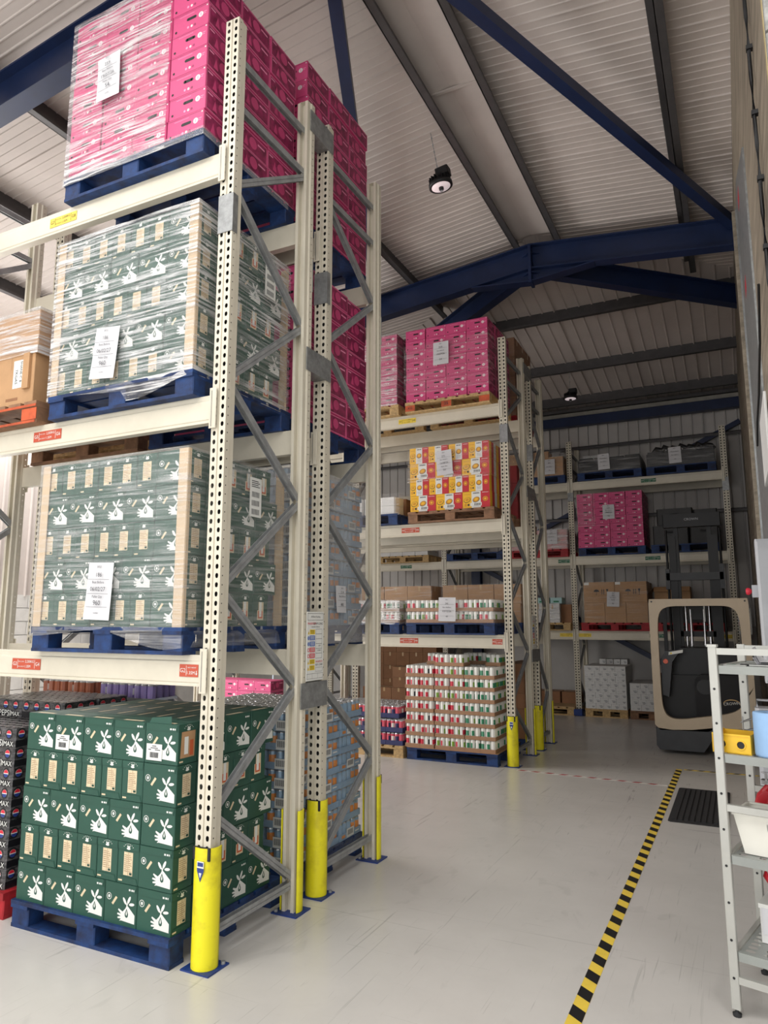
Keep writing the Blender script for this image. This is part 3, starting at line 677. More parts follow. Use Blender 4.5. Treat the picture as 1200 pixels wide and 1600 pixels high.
# ================================================================== PALLETS
PALM = {}
def pallet(x0, y0, z, m, label, wdt=1.2, dep=1.0, end=None, group='pallets under the goods', front=None):
    along = m is PBLUE
    k = (m.name, wdt, dep)
    if k not in PALM:
        d = {}
        if along:
            d['top'] = MB().box(0, wdt, -0.062, 0.062, 0, 0.02, m, 0.002).mesh('top_board'); d['cross'] = MB().box(-0.07, 0.07, 0, dep, 0, 0.02, m, 0.002).mesh('cross_board')
        else:
            d['top'] = MB().box(-0.06, 0.06, 0, dep, 0, 0.02, m, 0.002).mesh('top_board'); d['cross'] = MB().box(0, wdt, -0.065, 0.065, 0, 0.02, m, 0.002).mesh('cross_board')
        d['base'] = MB().box(0, wdt, -0.055, 0.055, 0, 0.02, m, 0.002).mesh('base_board')
        d['block'] = MB().box(-0.07, 0.07, -0.055, 0.055, 0, 0.088, m, 0.006).mesh('block')
        PALM[k] = d
    d = PALM[k]
    t = thing('pallet', label, 'pallet', (x0, y0, z), 0, group)
    n = 8
    if along:
        for i in range(7): put('top_board', d['top'], t, (0, 0.062 + i * (dep - 0.124) / 6, 0.128))
        for xx in (0.072, wdt / 2, wdt - 0.072): put('cross_board', d['cross'], t, (xx, 0, 0.108))
    else:
        for i in range(n): put('top_board', d['top'], t, (0.06 + i * (wdt - 0.12) / (n - 1), 0, 0.128))
    for yy in (0.065, dep / 2, dep - 0.065):
        if not along: put('cross_board', d['cross'], t, (0, yy, 0.108))
        put('base_board', d['base'], t, (0, yy, 0))
        for xx in (0.072, wdt / 2, wdt - 0.072): put('block', d['block'], t, (xx, yy, 0.02))
    if front:
        fm_ = MB().box(0, wdt, -0.003, 0, 0.002, 0.018, front).mesh('painted_edge')
        for zz in (0.0, 0.108): put('painted_edge', fm_, t, (0, 0.0, zz))
    if end:
        em = MB().box(-0.071, 0.071, -0.002, 0, 0.005, 0.083, end).mesh('painted_end')
        for xx in (0.072, wdt / 2, wdt - 0.072): put('painted_end', em, t, (xx, 0.065 - 0.0575, 0.02))
    return t
PH = 0.148

# ================================================================== CARTON MESHES
def hand_face(f, W, H_):
    s = W / 0.236; k = H_ / 0.205
    P = lambda pts: [(a * s, b * k) for a, b in pts]
    Q = lambda a, b: ((0.222 + (a - 0.222) * 0.86), (0.02 + (b - 0.012) * 0.86))
    PL = lambda pts: P([Q(a, b) for a, b in pts])
    f.r(0, W, H_ * 0.83, H_ * 0.836, GREEND); f.p(P([(0.012, 0.17), (0.225, 0.17), (0.232, 0.205), (0.004, 0.205)]), GREEN, 0.0022); f.p(P([(0.222, 0.17), (0.226, 0.17), (0.234, 0.205), (0.23, 0.205)]), GREEND, 0.0024)
    for i, (a, b) in enumerate(((0.178, 0.19), (0.196, 0.207), (0.211, 0.217))): f.r(a * s, b * s, 0.178 * k, 0.187 * k, WHITE, 0.0026)
    f.p(PL([(0.115, 0.018), (0.226, 0.012), (0.226, 0.062), (0.17, 0.104), (0.158, 0.11), (0.146, 0.09), (0.125, 0.07), (0.09, 0.083), (0.086, 0.075), (0.112, 0.056), (0.082, 0.058), (0.08, 0.049), (0.112, 0.042), (0.084, 0.035), (0.085, 0.027), (0.112, 0.028), (0.1, 0.014)]), WHITE)
    f.p(PL([(0.158, 0.092), (0.172, 0.062), (0.17, 0.046), (0.158, 0.039), (0.146, 0.046), (0.144, 0.062)]), GREEN, 0.0014)
    f.p(PL([(0.159, 0.082), (0.164, 0.062), (0.158, 0.05), (0.152, 0.062)]), WHITE, 0.0018)
    for a, b, la, lb, t in ((0.138, 0.133, 0.023, 0.009, 2.2), (0.174, 0.142, 0.025, 0.009, 1.1), (0.198, 0.12, 0.022, 0.0085, 0.15)): f.e(Q(a, b)[0] * s, Q(a, b)[1] * k, la * 0.9 * s, lb * 0.9 * s, WHITE, 0.001, 10, t)
    f.p(PL([(0.155, 0.105), (0.162, 0.105), (0.168, 0.125), (0.160, 0.12), (0.152, 0.125)]), WHITE, 0.001)
    f.ring(0.034 * s, 0.132 * k, 0.018 * s, 0.003, WHITE); f.e(0.034 * s, 0.132 * k, 0.008 * s, 0.009 * k, WHITE, 0.0008, 6)
    f.p(P([(0.054, 0.1), (0.066, 0.093), (0.096, 0.132), (0.084, 0.139)]), TANP)
def strip_face(f, W, H_, glass=False):
    f.p([(0.004, H_ * 0.82), (W - 0.004, H_ * 0.82), (W - 0.001, H_), (0.001, H_)], GREEN, 0.0022); f.r(0.004, W - 0.004, H_ * 0.815, H_ * 0.822, GREEND, 0.0024)
    f.p([(0.004, 0), (W - 0.004, 0), (W - 0.016, H_ * 0.15), (0.016, H_ * 0.15)], GREEN, 0.0022); f.r(0.014, W - 0.014, H_ * 0.15, H_ * 0.156, GREEND, 0.0024)
    f.e(W * 0.5, H_ * 0.86, 0.014, 0.006, WHITE, 0.003, 8); f.e(W * 0.47, H_ * 0.905, 0.008, 0.005, WHITE, 0.003, 6, 2.1); f.e(W * 0.54, H_ * 0.905, 0.008, 0.005, WHITE, 0.003, 6, 0.9)
    for i in range(7): q = math.pi * (0.2 + 0.6 * i / 6); f.e(W * 0.5 + 0.04 * math.cos(q), H_ * 0.80 + 0.036 * math.sin(q), 0.003, 0.002, WHITE, 0.003, 5)
    f.r(0.012, 0.04, H_ * 0.05, H_ * 0.09, TANP, 0.003)
    a0, a1, b0, b1 = W * 0.29, W * 0.71, H_ * 0.2, H_ * 0.77
    if not glass:
        f.r(a0, a1, b0, b1, TANP); f.r(W * 0.5 - 0.001, W * 0.5 + 0.001, b0, b1, KRAFTD, 0.001)
        for i in range(9): f.r(a0 + 0.004, W * 0.48, b0 + 0.02 + i * 0.01, b0 + 0.0225 + i * 0.01, KRAFTD, 0.0012); f.r(W * 0.52, a1 - 0.006 - 0.006 * (i % 3), b0 + 0.02 + i * 0.01, b0 + 0.0225 + i * 0.01, KRAFTD, 0.0012)
        f.r(a1 - 0.022, a1 - 0.004, b0 + 0.004, b0 + 0.016, GREEND, 0.0012)
    else:
        f.r(a0, a1, b0, b1, TANP); f.r(a0 + 0.008, a1 - 0.008, b0 + 0.01, b0 + (b1 - b0) * 0.5, GORANGE, 0.001); f.r(a0 + 0.02, a1 - 0.02, b0 + 0.02, b1, WHITE, 0.0012); f.r(a0, a0 + 0.012, b0 + 0.06, b1, GREEND, 0.0012)
GL_, GW_, GH_ = 0.236, 0.157, 0.206
def green_mesh(h):
    mb = MB(); W, D = GL_ * 0.985, GW_ * 0.975
    mb.box(-W / 2, W / 2, -D / 2, D / 2, 0, h * 0.988, GREEN, 0.003)
    F = faces(mb, W, D, h * 0.988)
    hand_face(F['F'], W, h * 0.98); hand_face(F['B'], W, h * 0.98); strip_face(F['R'], D, h * 0.98); strip_face(F['L'], D, h * 0.98, True)
    F['T'].r(0.01, W - 0.01, D * 0.47, D * 0.53, GREEND); F['T'].r(W * 0.2, W * 0.8, D * 0.12, D * 0.3, TANP)
    return mb.mesh('carton')
GRM = {h: green_mesh(h) for h in (0.21, 0.2)}
BARCODE = None
def barcode_mesh():
    mb = MB(); mb.box(-0.055, 0.055, -0.001, 0, 0, 0.085, WHITE); f = Face(mb, (-0.055, -0.001, 0), (1, 0, 0), (0, 0, 1), (0, -1, 0))
    x = 0.026
    random.seed(3)
    while x < 0.086:
        w_ = random.choice((0.0014, 0.0022, 0.003)); f.r(x, x + w_, 0.014, 0.042, INK); x += w_ + random.choice((0.0012, 0.002))
    for b, a0, a1 in ((0.072, 0.04, 0.07), (0.062, 0.03, 0.082), (0.053, 0.014, 0.034), (0.053, 0.06, 0.098)): f.r(a0, a1, b, b + 0.004, INK)
    return mb.mesh('barcode_label')
BARM = barcode_mesh()
def green_stack(x0, y0, z0, h, desc, group, full):
    """x0: aisle-side edge (max x); five layers"""
    me = GRM[h]
    def c(x, y, k, rz, lab):
        j = lambda s: random.uniform(-s, s)
        return put('drinks_carton', me, None, (x + j(0.0015), y + j(0.0015) + (0.003 if rz else 0), z0 + k * h), rz + R(j(0.25)), lab, 'carton', group)
    out = {}
    for k in range(5):
        ln = layer(k, 5); odd = (k % 2 == 0) == full
        if odd:
            for i in range(5): out[k, i] = c(x0 - GL_ * (i + 0.5), y0 + GW_ / 2, k, 0, f'green carton, {ln} layer, {ORD[i]} from the post in front, {desc}')
            for j in range(3):
                for i in range(7 if (full and k == 4) else 1):
                    lab = f'green carton, {ln} layer, {ORD[j]} behind the corner, aisle side, {desc}' if i == 0 else f'green carton, {ln} layer, {ORD[j]} row back, {ORD[i]} from aisle side, {desc}'
                    c(x0 - GW_ * (i + 0.5), y0 + GW_ + GL_ * (j + 0.5), k, R(90), lab)
        else:
            c(x0 - GL_ / 2, y0 + GW_ / 2, k, 0, f'green carton, {ln} layer, broad-faced corner piece by the post, {desc}')
            for i in range(6): c(x0 - GL_ - GW_ * (i + 0.5), y0 + GL_ / 2, k, R(-90), f'green carton, {ln} layer, {ORD[i]} narrow face from the corner, {desc}')
            for j in range(4): c(x0 - GL_ / 2, y0 + GW_ * (j + 1.5), k, R(180), f'green carton, {ln} layer, {ORD[j]} behind the corner, aisle side, {desc}')
            if full and k == 3:
                for i in range(1, 5):
                    for j in range(4): c(x0 - GL_ * (i + 0.5), y0 + GL_ + GW_ * (j + 0.5) + 0.004, k, R(180), f'green carton, {ln} layer, {ORD[j]} row back, {ORD[i]} from aisle side, {desc}')
    return out
def sheet(loc, texts, label, wdt=0.2, hgt=0.29, tilt=0.0, facing='F', cat='paper notice'):
    t = thing('pallet_notice', label, cat, loc, R(90) if facing == 'R' else 0, 'paper pallet notices')
    t.rotation_euler.y = tilt
    mb = MB(); n = 6; vs = []
    for i in range(n + 1):
        z = hgt * i / n; dy = -0.012 * ((1 - i / n) ** 2)
        vs += [(-wdt / 2, dy, z), (wdt / 2, dy * 0.4, z)]
    mb.add(vs, [(2 * i, 2 * i + 1, 2 * i + 3, 2 * i + 2) for i in range(n)], PAPER); mb.build('paper', t)
    lb = MB()
    for q in (0.22, 0.45, 0.70): lb.box(-wdt * 0.42, wdt * 0.42, -0.013, -0.0125, hgt * q, hgt * q + 0.0015, INK)
    lb.build('ruled_line', t)
    for (s, sz, zz) in texts: write(s, sz, INK, t, (0, -0.0135, hgt * zz), tilt=0.0)
    return t
def qty(sku, date, n): return [('SKU', 0.02, 0.92), (sku, 0.034, 0.78), ('Best Before', 0.02, 0.65), (date, 0.034, 0.53), ('Pallet Qty', 0.02, 0.40), (n, 0.04, 0.29), ('number', 0.013, 0.12)]
random.seed(11)
# film around a load: a crumpled shell on the front, aisle side and top
def wrap(x0, x1, y0, y1, z0, z1, m, label, sides='FRLT', amp=0.006, hem=0.0):
    mb = MB(); e = 0.007
    x0 -= e; x1 += e; y0 -= e; y1 += e; z1 += e
    ph = [random.uniform(0, 6) for _ in range(8)]
    def wob(a, b): return amp * (math.sin(9 * a + ph[0] + 5 * b) * math.sin(14 * b + ph[1]) + 0.5 * math.sin(31 * b + 6 * a + ph[2]))
    def grid(fn, nu, nv):
        vs = [fn(i / nu, j / nv) for j in range(nv + 1) for i in range(nu + 1)]
        mb.add(vs, [(j * (nu + 1) + i, j * (nu + 1) + i + 1, (j + 1) * (nu + 1) + i + 1, (j + 1) * (nu + 1) + i) for j in range(nv) for i in range(nu)], m, True)
    def hz(u): return z0 - hem * (0.5 + 0.5 * math.sin(u * 7 + ph[3])) * (1 if u > 0.55 else 0.35)
    edge = lambda u: min(1, u * 12, (1 - u) * 12)
    if 'F' in sides: grid(lambda u, v: (x0 + (x1 - x0) * u, y0 - abs(wob(u, v)) * edge(u), hz(u) + (z1 - hz(u)) * v), 24, 24)
    if 'R' in sides: grid(lambda u, v: (x1 + abs(wob(u + 3, v)) * edge(u), y0 + (y1 - y0) * u, hz(1) + (z1 - hz(1)) * v), 20, 24)
    if 'L' in sides: grid(lambda u, v: (x0, y1 + (y0 - y1) * u, hz(0) + (z1 - hz(0)) * v), 4, 4)
    if 'T' in sides: grid(lambda u, v: (x0 + (x1 - x0) * u, y0 + (y1 - y0) * v, z1 + 0.01 * math.sin(9 * u + ph[4]) * math.sin(8 * v)), 10, 10)
    return mb.build('stretch_wrap', label=label, cat='stretch wrap', group='clear stretch wraps')

# ================================================================== GENERIC GRID STACK
def grid_stack(name, me, x1, y0, z0, cw, cd, ch, nx, ny, nz, adj, desc, group, cat='carton', top_full=False, skip=None, jit=0.0, faceturn=None, child=None):
    for k in range(nz):
        for j in range(ny):
            for i in range(nx):
                vis = j == 0 or i == 0 or (top_full and k >= nz - 1)
                if not vis or (skip and skip(i, j, k)): continue
                ln = layer(k, nz)
                if j == 0: lab = f'{adj}, {ln} layer, {ORD[i]} from the post in front, {desc}'
                elif i == 0: lab = f'{adj}, {ln} layer, {ORD[j]} back on aisle side, {desc}'
                else: lab = f'{adj}, {ln} layer, {ORD[j]} row back, {ORD[i]} from aisle side, {desc}'
                m_ = me(i, j, k) if callable(me) else me
                q = random.uniform
                sh = q(-jit, jit)
                o = put(name, m_, None, (x1 - cw * (i + 0.5) + sh, y0 + cd * (j + 0.5) + abs(q(-jit, jit)) * 0.3, z0 + ch * k), R(q(-0.3, 0.3)), lab, cat, group)
                if child: child(o, i, j, k)

# ---- pink cartons
PW, PDp, PHt = 0.295, 0.325, 0.147
def pink_mesh(W, D, H_):
    mb = MB(); W *= 0.985; D *= 0.985; H_ *= 0.985
    mb.box(-W / 2, W / 2, -D / 2, D / 2, 0, H_, PINK, 0.003); F = faces(mb, W, D, H_)
    f = F['F']
    f.r(W * 0.43, W * 0.63, H_ * 0.52, H_ * 0.66, BLACK); f.e(W * 0.43, H_ * 0.59, 0.011, H_ * 0.07, BLACK); f.e(W * 0.63, H_ * 0.59, 0.011, H_ * 0.07, BLACK)
    f.r(0.0, W, H_ * 0.93, H_ * 0.95, PINKD); f.e(W * 0.79, H_ * 0.56, 0.019, 0.019, WHITE); f.r(W * 0.775, W * 0.805, H_ * 0.48, H_ * 0.64, PINKL, 0.0012)
    f.r(W * 0.86, W * 0.95, H_ * 0.60, H_ * 0.63, PINKL); f.r(W * 0.86, W * 0.93, H_ * 0.52, H_ * 0.55, PINKL); f.r(W * 0.94, W * 0.975, H_ * 0.86, H_ * 0.92, WHITE)
    for i, (a, m) in enumerate(((0.1, BLACK), (0.44, PINKL), (0.54, WHITE), (0.63, PINKD))): f.e(W * a, H_ * 0.2, 0.009, 0.009, m, 0.0008, 8)
    f.r(W * 0.2, W * 0.6, H_ * 0.82, H_ * 0.84, PINKL)
    for sd in 'RL':
        f = F[sd]; f.r(D * 0.03, D * 0.97, H_ * 0.06, H_ * 0.94, PINKL); f.r(D * 0.036, D * 0.964, H_ * 0.08, H_ * 0.92, PINKD, 0.0012)
        f.e(D * 0.5, H_ * 0.55, D * 0.13, H_ * 0.28, PINK, 0.0016); f.p([(D * 0.2, H_ * 0.2), (D * 0.34, H_ * 0.2), (D * 0.27, H_ * 0.7)], PINK, 0.0016); f.r(D * 0.66, D * 0.9, H_ * 0.66, H_ * 0.74, PINKL, 0.0016); f.r(D * 0.06, D * 0.2, H_ * 0.78, H_ * 0.84, PINKL, 0.0016)
    return mb.mesh('carton')
PKM = pink_mesh(PW, PDp, PHt)
def pink(x1, y0, z, nz, nx, ny, desc, group, skip=None, jit=0.006): grid_stack('fruit_carton', PKM, x1, y0, z, PW, PDp, PHt, nx, ny, nz, 'pink carton', desc, group, jit=jit, skip=skip)

# ---- can trays
def can(mb, cx, cy, z0, r, h, body, m2=None, ph=0, n=10):
    prof = [(r * 0.86, z0), (r, z0 + h * 0.06), (r, z0 + h * 0.3), (r, z0 + h * 0.72), (r, z0 + h * 0.9), (r * 0.86, z0 + h * 0.985)]
    vs = []
    for q, hh in prof:
        for i in range(n): a = 2 * math.pi * i / n + ph; vs.append((cx + q * math.cos(a), cy + q * math.sin(a), hh))
    for j in range(5):
        for i in range(n):
            m = m2 if (m2 and j == 2 and i in (0, 1, 2, 6, 7)) else body
            if j == 4: m = CTOP if body is not CWHITE else body
            mb.add([vs[j * n + i], vs[j * n + (i + 1) % n], vs[(j + 1) * n + (i + 1) % n], vs[(j + 1) * n + i]], [(0, 1, 2, 3)], m, True)
    mb.add([(cx + r * 0.8 * math.cos(2 * math.pi * i / n), cy + r * 0.8 * math.sin(2 * math.pi * i / n), z0 + h * 0.97) for i in range(n)], [list(range(n))], CTOP)
    mb.add([vs[5 * n + i] for i in range(n)], [list(range(n))], CTOP)
def tray_set(nx, ny, r, h, body, accents, traym, lip, seed):
    random.seed(seed)
    c = MB(); pitch = 2 * r * 1.02
    for i in range(nx):
        for j in range(ny):
            m2 = random.choice(accents) if accents else None
            if 0 < i < nx - 1 and 0 < j < ny - 1: n = 6
            else: n = 10
            can(c, (i - (nx - 1) / 2) * pitch, (j - (ny - 1) / 2) * pitch, 0.004, r, h, body, m2, random.uniform(0, 6), n)
    W, D = nx * pitch + 0.004, ny * pitch + 0.004
    t = MB(); t.box(-W / 2, W / 2, -D / 2, D / 2, 0, 0.003, traym)
    for a in (-1, 1):
        t.box(-W / 2, W / 2, a * D / 2 - 0.0015, a * D / 2 + 0.0015, 0, lip, traym); t.box(a * W / 2 - 0.0015, a * W / 2 + 0.0015, -D / 2, D / 2, 0, lip, traym)
    return t.mesh('tray'), c.mesh('cans'), W + 0.004, D + 0.004
def place_tray(name, ts, loc, rz, label, group, cat='can tray'):
    t = thing(name, label, cat, loc, rz, group); put('tray', ts[0], t); put('cans', ts[1], t, kind='stuff'); return t

# ================================================================== ROW A
AY = 2.97
ax1 = -2.69                                            # aisle-side edge of pallets
# floor: green stack
pallet(ax1 - 1.2, AY, 0, PBLUE, 'blue pallet on the floor under the open green cartons')
g = green_stack(ax1 - 0.01, AY + 0.02, PH, 0.21, 'floor stack', 'green cartons on the floor pallet', True)
for i in (0, 3): put('barcode_label', BARM, g[4, i], (0.0 - 0.045, -0.5 * GW_ * 0.975 - 0.0035, 0.015))
fl = MB().add([(-0.1, -0.07, 0.205), (0.06, -0.07, 0.205), (0.045, -0.055, 0.245), (-0.09, -0.06, 0.232)], [(0, 1, 2, 3)], GREEN); fl.build('open_flap', g[4, 0])
put('torn_side', MB().add([(0.118, -0.06, 0.01), (0.118, 0.05, 0.02), (0.118, 0.055, 0.19), (0.118, -0.05, 0.197)], [(0, 1, 2, 3)], KRAFT).add([(0.119, -0.03, 0.05), (0.119, 0.0, 0.05), (0.119, 0.0, 0.14), (0.119, -0.03, 0.14)], [(0, 1, 2, 3)], WHITE).add([(0.119, 0.012, 0.04), (0.119, 0.04, 0.04), (0.119, 0.04, 0.12), (0.119, 0.012, 0.12)], [(0, 1, 2, 3)], GORANGE).mesh('torn_side'), g[4, 0])
# low shelf and middle shelf: wrapped green stacks with edge boards
for lv, desc, gn, fm, nm in ((1, 'wrapped low-shelf stack', 'green cartons in the low-shelf wrap', FILM_M, 'low shelf'), (2, 'wrapped middle-shelf stack', 'green cartons in the middle-shelf wrap', FILM_H, 'middle shelf')):
    z = LV[lv]; pallet(ax1 - 1.2, AY, z, PBLUE, f'blue pallet under the wrapped green cartons on the {nm}')
    green_stack(ax1 - 0.02, AY + 0.02, z + PH, 0.2 if lv == 1 else 0.21, desc, gn, False)
    top = z + PH + 5 * (0.2 if lv == 1 else 0.21)
    x0_, x1_ = ax1 - 0.02 - 1.18, ax1 - 0.02
    for xx, yy, sx, sy, where in ((x1_, AY + 0.02, -1, 1, 'near the post'), (x0_, AY + 0.02, 1, 1, 'on the far front corner'), (x1_, AY + 0.02 + 0.93, -1, -1, 'on the rear aisle corner')):
        MB().box(min(0, sx * 0.065), max(0, sx * 0.065), -0.004 * sy if sy > 0 else 0, 0 if sy > 0 else 0.004, 0, top - z - PH, EDGE).box(0 if sx < 0 else -0.004, 0.004 if sx < 0 else 0, min(0, sy * 0.022), max(0, sy * 0.022), 0, top - z - PH, EDGE).build('edge_board', loc=(xx - sx * 0.0035, yy - sy * 0.004, z + PH), label=f'tan cardboard edge board {where}, wrapped green cartons, {nm}', cat='edge board', group='tan edge boards')
    wrap(x0_ - 0.008, x1_ + 0.008, AY + 0.009, AY + 0.962, z + PH - 0.02, top, fm, f'clear stretch wrap around the green cartons on the {nm}', hem=0.1)
    sheet((x0_ + (0.58 if lv == 1 else 0.50), AY - 0.02, z + PH + 0.04), qty('186', '06/02/27', '960'), f'white notice reading 186 and 960 taped to the {nm} wrap', 0.2, 0.33, R(2) if lv == 1 else R(5))
    nt_ = thing('shipping_label', f'white barcode shipping label on the aisle side of the {nm} wrap', 'label', (x1_ + 0.02, AY + (0.62 if lv == 1 else 0.72), top - 0.26), R(90))
    b = MB().box(-0.06, 0.06, -0.001, 0, -0.06, 0.19, WHITE); f = Face(b, (-0.06, -0.001, -0.06), (1, 0, 0), (0, 0, 1), (0, -1, 0))
    for q in range(3):
        for i in range(10): f.r(0.02 + i * 0.008, 0.024 + i * 0.008, 0.015 + q * 0.055, 0.05 + q * 0.055, INK)
    for i in range(4): f.r(0.015, 0.1 - 0.015 * (i % 2), 0.19 + i * 0.012, 0.195 + i * 0.012, INK)
    b.build('printed_label', nt_)
# top shelf: pink wrapped
z = LV[3]; pallet(ax1 - 1.2, AY, z, PBLUE, 'blue pallet on the nearest top shelf under pink cartons')
pink(ax1 - 0.01, AY + 0.015, z + PH, 8, 4, 3, 'nearest top-shelf stack', 'pink cartons on the nearest top shelf')
wrap(ax1 - 1.2, ax1 - 0.315, AY + 0.008, AY + 0.9, z + 0.11, z + PH + 8 * PHt, FILM_H, 'crumpled clear wrap over the nearest top-shelf pink cartons', sides='FLT', amp=0.008)
MB().box(-1.21, 0.008, -0.002, 0, 0, 0.055, FILM_M).box(0.006, 0.008, 0, 0.9, 0, 0.05, FILM_M).build('film_band', loc=(ax1 - 0.002, AY + 0.0, z + 0.105), label='band of film along the top-shelf pallet edge below pink cartons', cat='stretch wrap')
sheet((ax1 - 0.80, AY - 0.022, z + PH + 0.46), qty('259', '19/07/26', '54'), 'white notice reading 259 and 54 on the nearest pink stack', 0.2, 0.33, R(-3))
# middle shelf, inner slot: orange pallet, brown boxes
z = LV[2]; x1_ = -4.0
pallet(x1_ - 1.2, AY, z, PBROWN, 'orange-fronted pallet with brown boxes on the nearest middle shelf', end=PORANGE, front=PORANGE)
def kraft(name, W, D, H_, loc, label, group=None, m=KRAFT, tapev=True, extra=None, rz=0):
    mb = MB(); mb.box(-W / 2, W / 2, -D / 2, D / 2, 0, H_, m, 0.004); F = faces(mb, W, D, H_)
    F['T'].r(0, W, D / 2 - 0.03, D / 2 + 0.03, TAPEC)
    if tapev:
        for s in 'FB': F[s].r(W / 2 - 0.001, W / 2 + 0.001, H_ * 0.75, H_, KRAFTD, 0.001); 
        for s in 'RL': F[s].r(D / 2 - 0.03, D / 2 + 0.03, H_ * 0.7, H_, TAPEC)
    if extra: extra(F, W, D, H_)
    return mb.build(name, loc=loc, rz=rz, label=label, cat='box', group=group)
def tkl(F, W, D, H_):
    F['F'].r(W * 0.55, W * 0.78, H_ * 0.35, H_ * 0.92, WHITE); F['F'].r(W * 0.42, W * 0.68, H_ * 0.1, H_ * 0.16, KRAFTD)
b = kraft('brown_box', 0.46, 0.9, 0.34, (x1_ - 0.3, AY + 0.47, z + PH), 'open-flapped brown box with a white label on the orange pallet', extra=tkl)
write('SHANE C B', 0.03, INK, b, (0.1, -0.452, 0.23)).rotation_euler = (R(90), R(90), 0); write('TKGAS', 0.034, INK, b, (0.055, -0.452, 0.2)).rotation_euler = (R(90), R(90), 0)
MB().box(0.14, 0.2, -0.47, -0.452, 0.1, 0.345, KRAFT).build('hanging_flap', b)
kraft('brown_box', 0.5, 0.9, 0.33, (x1_ - 0.83, AY + 0.47, z + PH), 'brown box at the picture edge on the orange pallet', extra=lambda F, W, D, H_: F['F'].r(W * 0.86, W * 0.97, H_ * 0.4, H_ * 0.9, WHITE))
kraft('brown_box', 1.06, 0.9, 0.3, (x1_ - 0.58, AY + 0.47, z + PH + 0.342), 'wide film-wrapped brown box atop the orange pallet load')
wrap(x1_ - 1.115, x1_ - 0.045, AY + 0.015, AY + 0.93, z + PH + 0.335, z + PH + 0.65, FILM_H, 'cloudy wrap around the wide brown box above the orange pallet')
# floor, inner slot: shrink-wrapped dark cans on a red pallet
pallet(x1_ - 1.2, AY + 0.03, 0, PRED, 'red pallet on the floor under the dark shrink-wrapped can packs')
ps = tray_set(6, 4, 0.033, 0.118, CBLACK, [PEPR, CBLACK, CBLACK], CBLACK, 0.035, 5)
def pep_mesh(broad):
    W, D, H_ = ps[2], ps[3], 0.121
    mb = MB(); mb.box(-W / 2, W / 2, -D / 2, D / 2, 0, H_ * 0.96, SHRINK, 0.012); F = faces(mb, W, D, H_)
    for s, wd in (('F', W), ('R', D), ('L', D), ('B', W)):
        f = F[s]; f.r(0.01, wd - 0.01, 0.004, H_ * 0.36, CBLACK, 0.001)
        n = 4 if wd > 0.3 else 3
        for i in range(n):
            a = wd * (i + 0.5) / n
            f.e(a, H_ * 0.68, 0.03, 0.034, BLACK, 0.0012); f.e(a, H_ * 0.68, 0.022, 0.022, WHITE, 0.0016); f.p([(a + 0.02 * math.cos(q), H_ * 0.69 + 0.02 * math.sin(q)) for q in [math.pi * j / 8 for j in range(9)]], PEPR, 0.002); f.p([(a - 0.02 * math.cos(q), H_ * 0.65 - 0.02 * math.sin(q)) for q in [math.pi * j / 8 for j in range(9)]], PEPB, 0.002)
    for i in range(6):
        for j in range(4): F['T'].e((i + 0.5) * W / 6, (j + 0.5) * D / 4, 0.024, 0.024, mat('can_lid_dark', (120, 118, 118), 0.3, 0.7, var=0.1), 0.0008)
    return mb.mesh('shrink_pack')
PEPM = pep_mesh(True)
pw_, pd_ = ps[2] + 0.006, ps[3] + 0.006
for k in range(9):
    nrow = 1 if k == 8 else 2
    for i in range(2):
        for j in range(3):
            if j > 0 and i > 0 and k < 7: continue
            if k == 8 and j == 0: continue
            ln = layer(k, 9)
            rz = R(90) if k % 2 and j == 0 and False else 0
            o = put('can_pack', PEPM, None, (x1_ - 0.045 - pw_ * (i + 0.5), AY + 0.06 + pd_ * (j + 0.5) + (0.06 if k == 8 else 0), PH + k * 0.117), rz, f'black shrink-wrapped can pack, {ln} layer, {ORD[i]} from green cartons, {ORD[j]} row back', 'can pack', 'black can packs on the red pallet')
            write('PEPSI', 0.056, WHITE, o, (0.05, -pd_ / 2 - 0.001, 0.024)); write('MAX', 0.042, WHITE, o, (0.157, -pd_ / 2 - 0.001, 0.023))

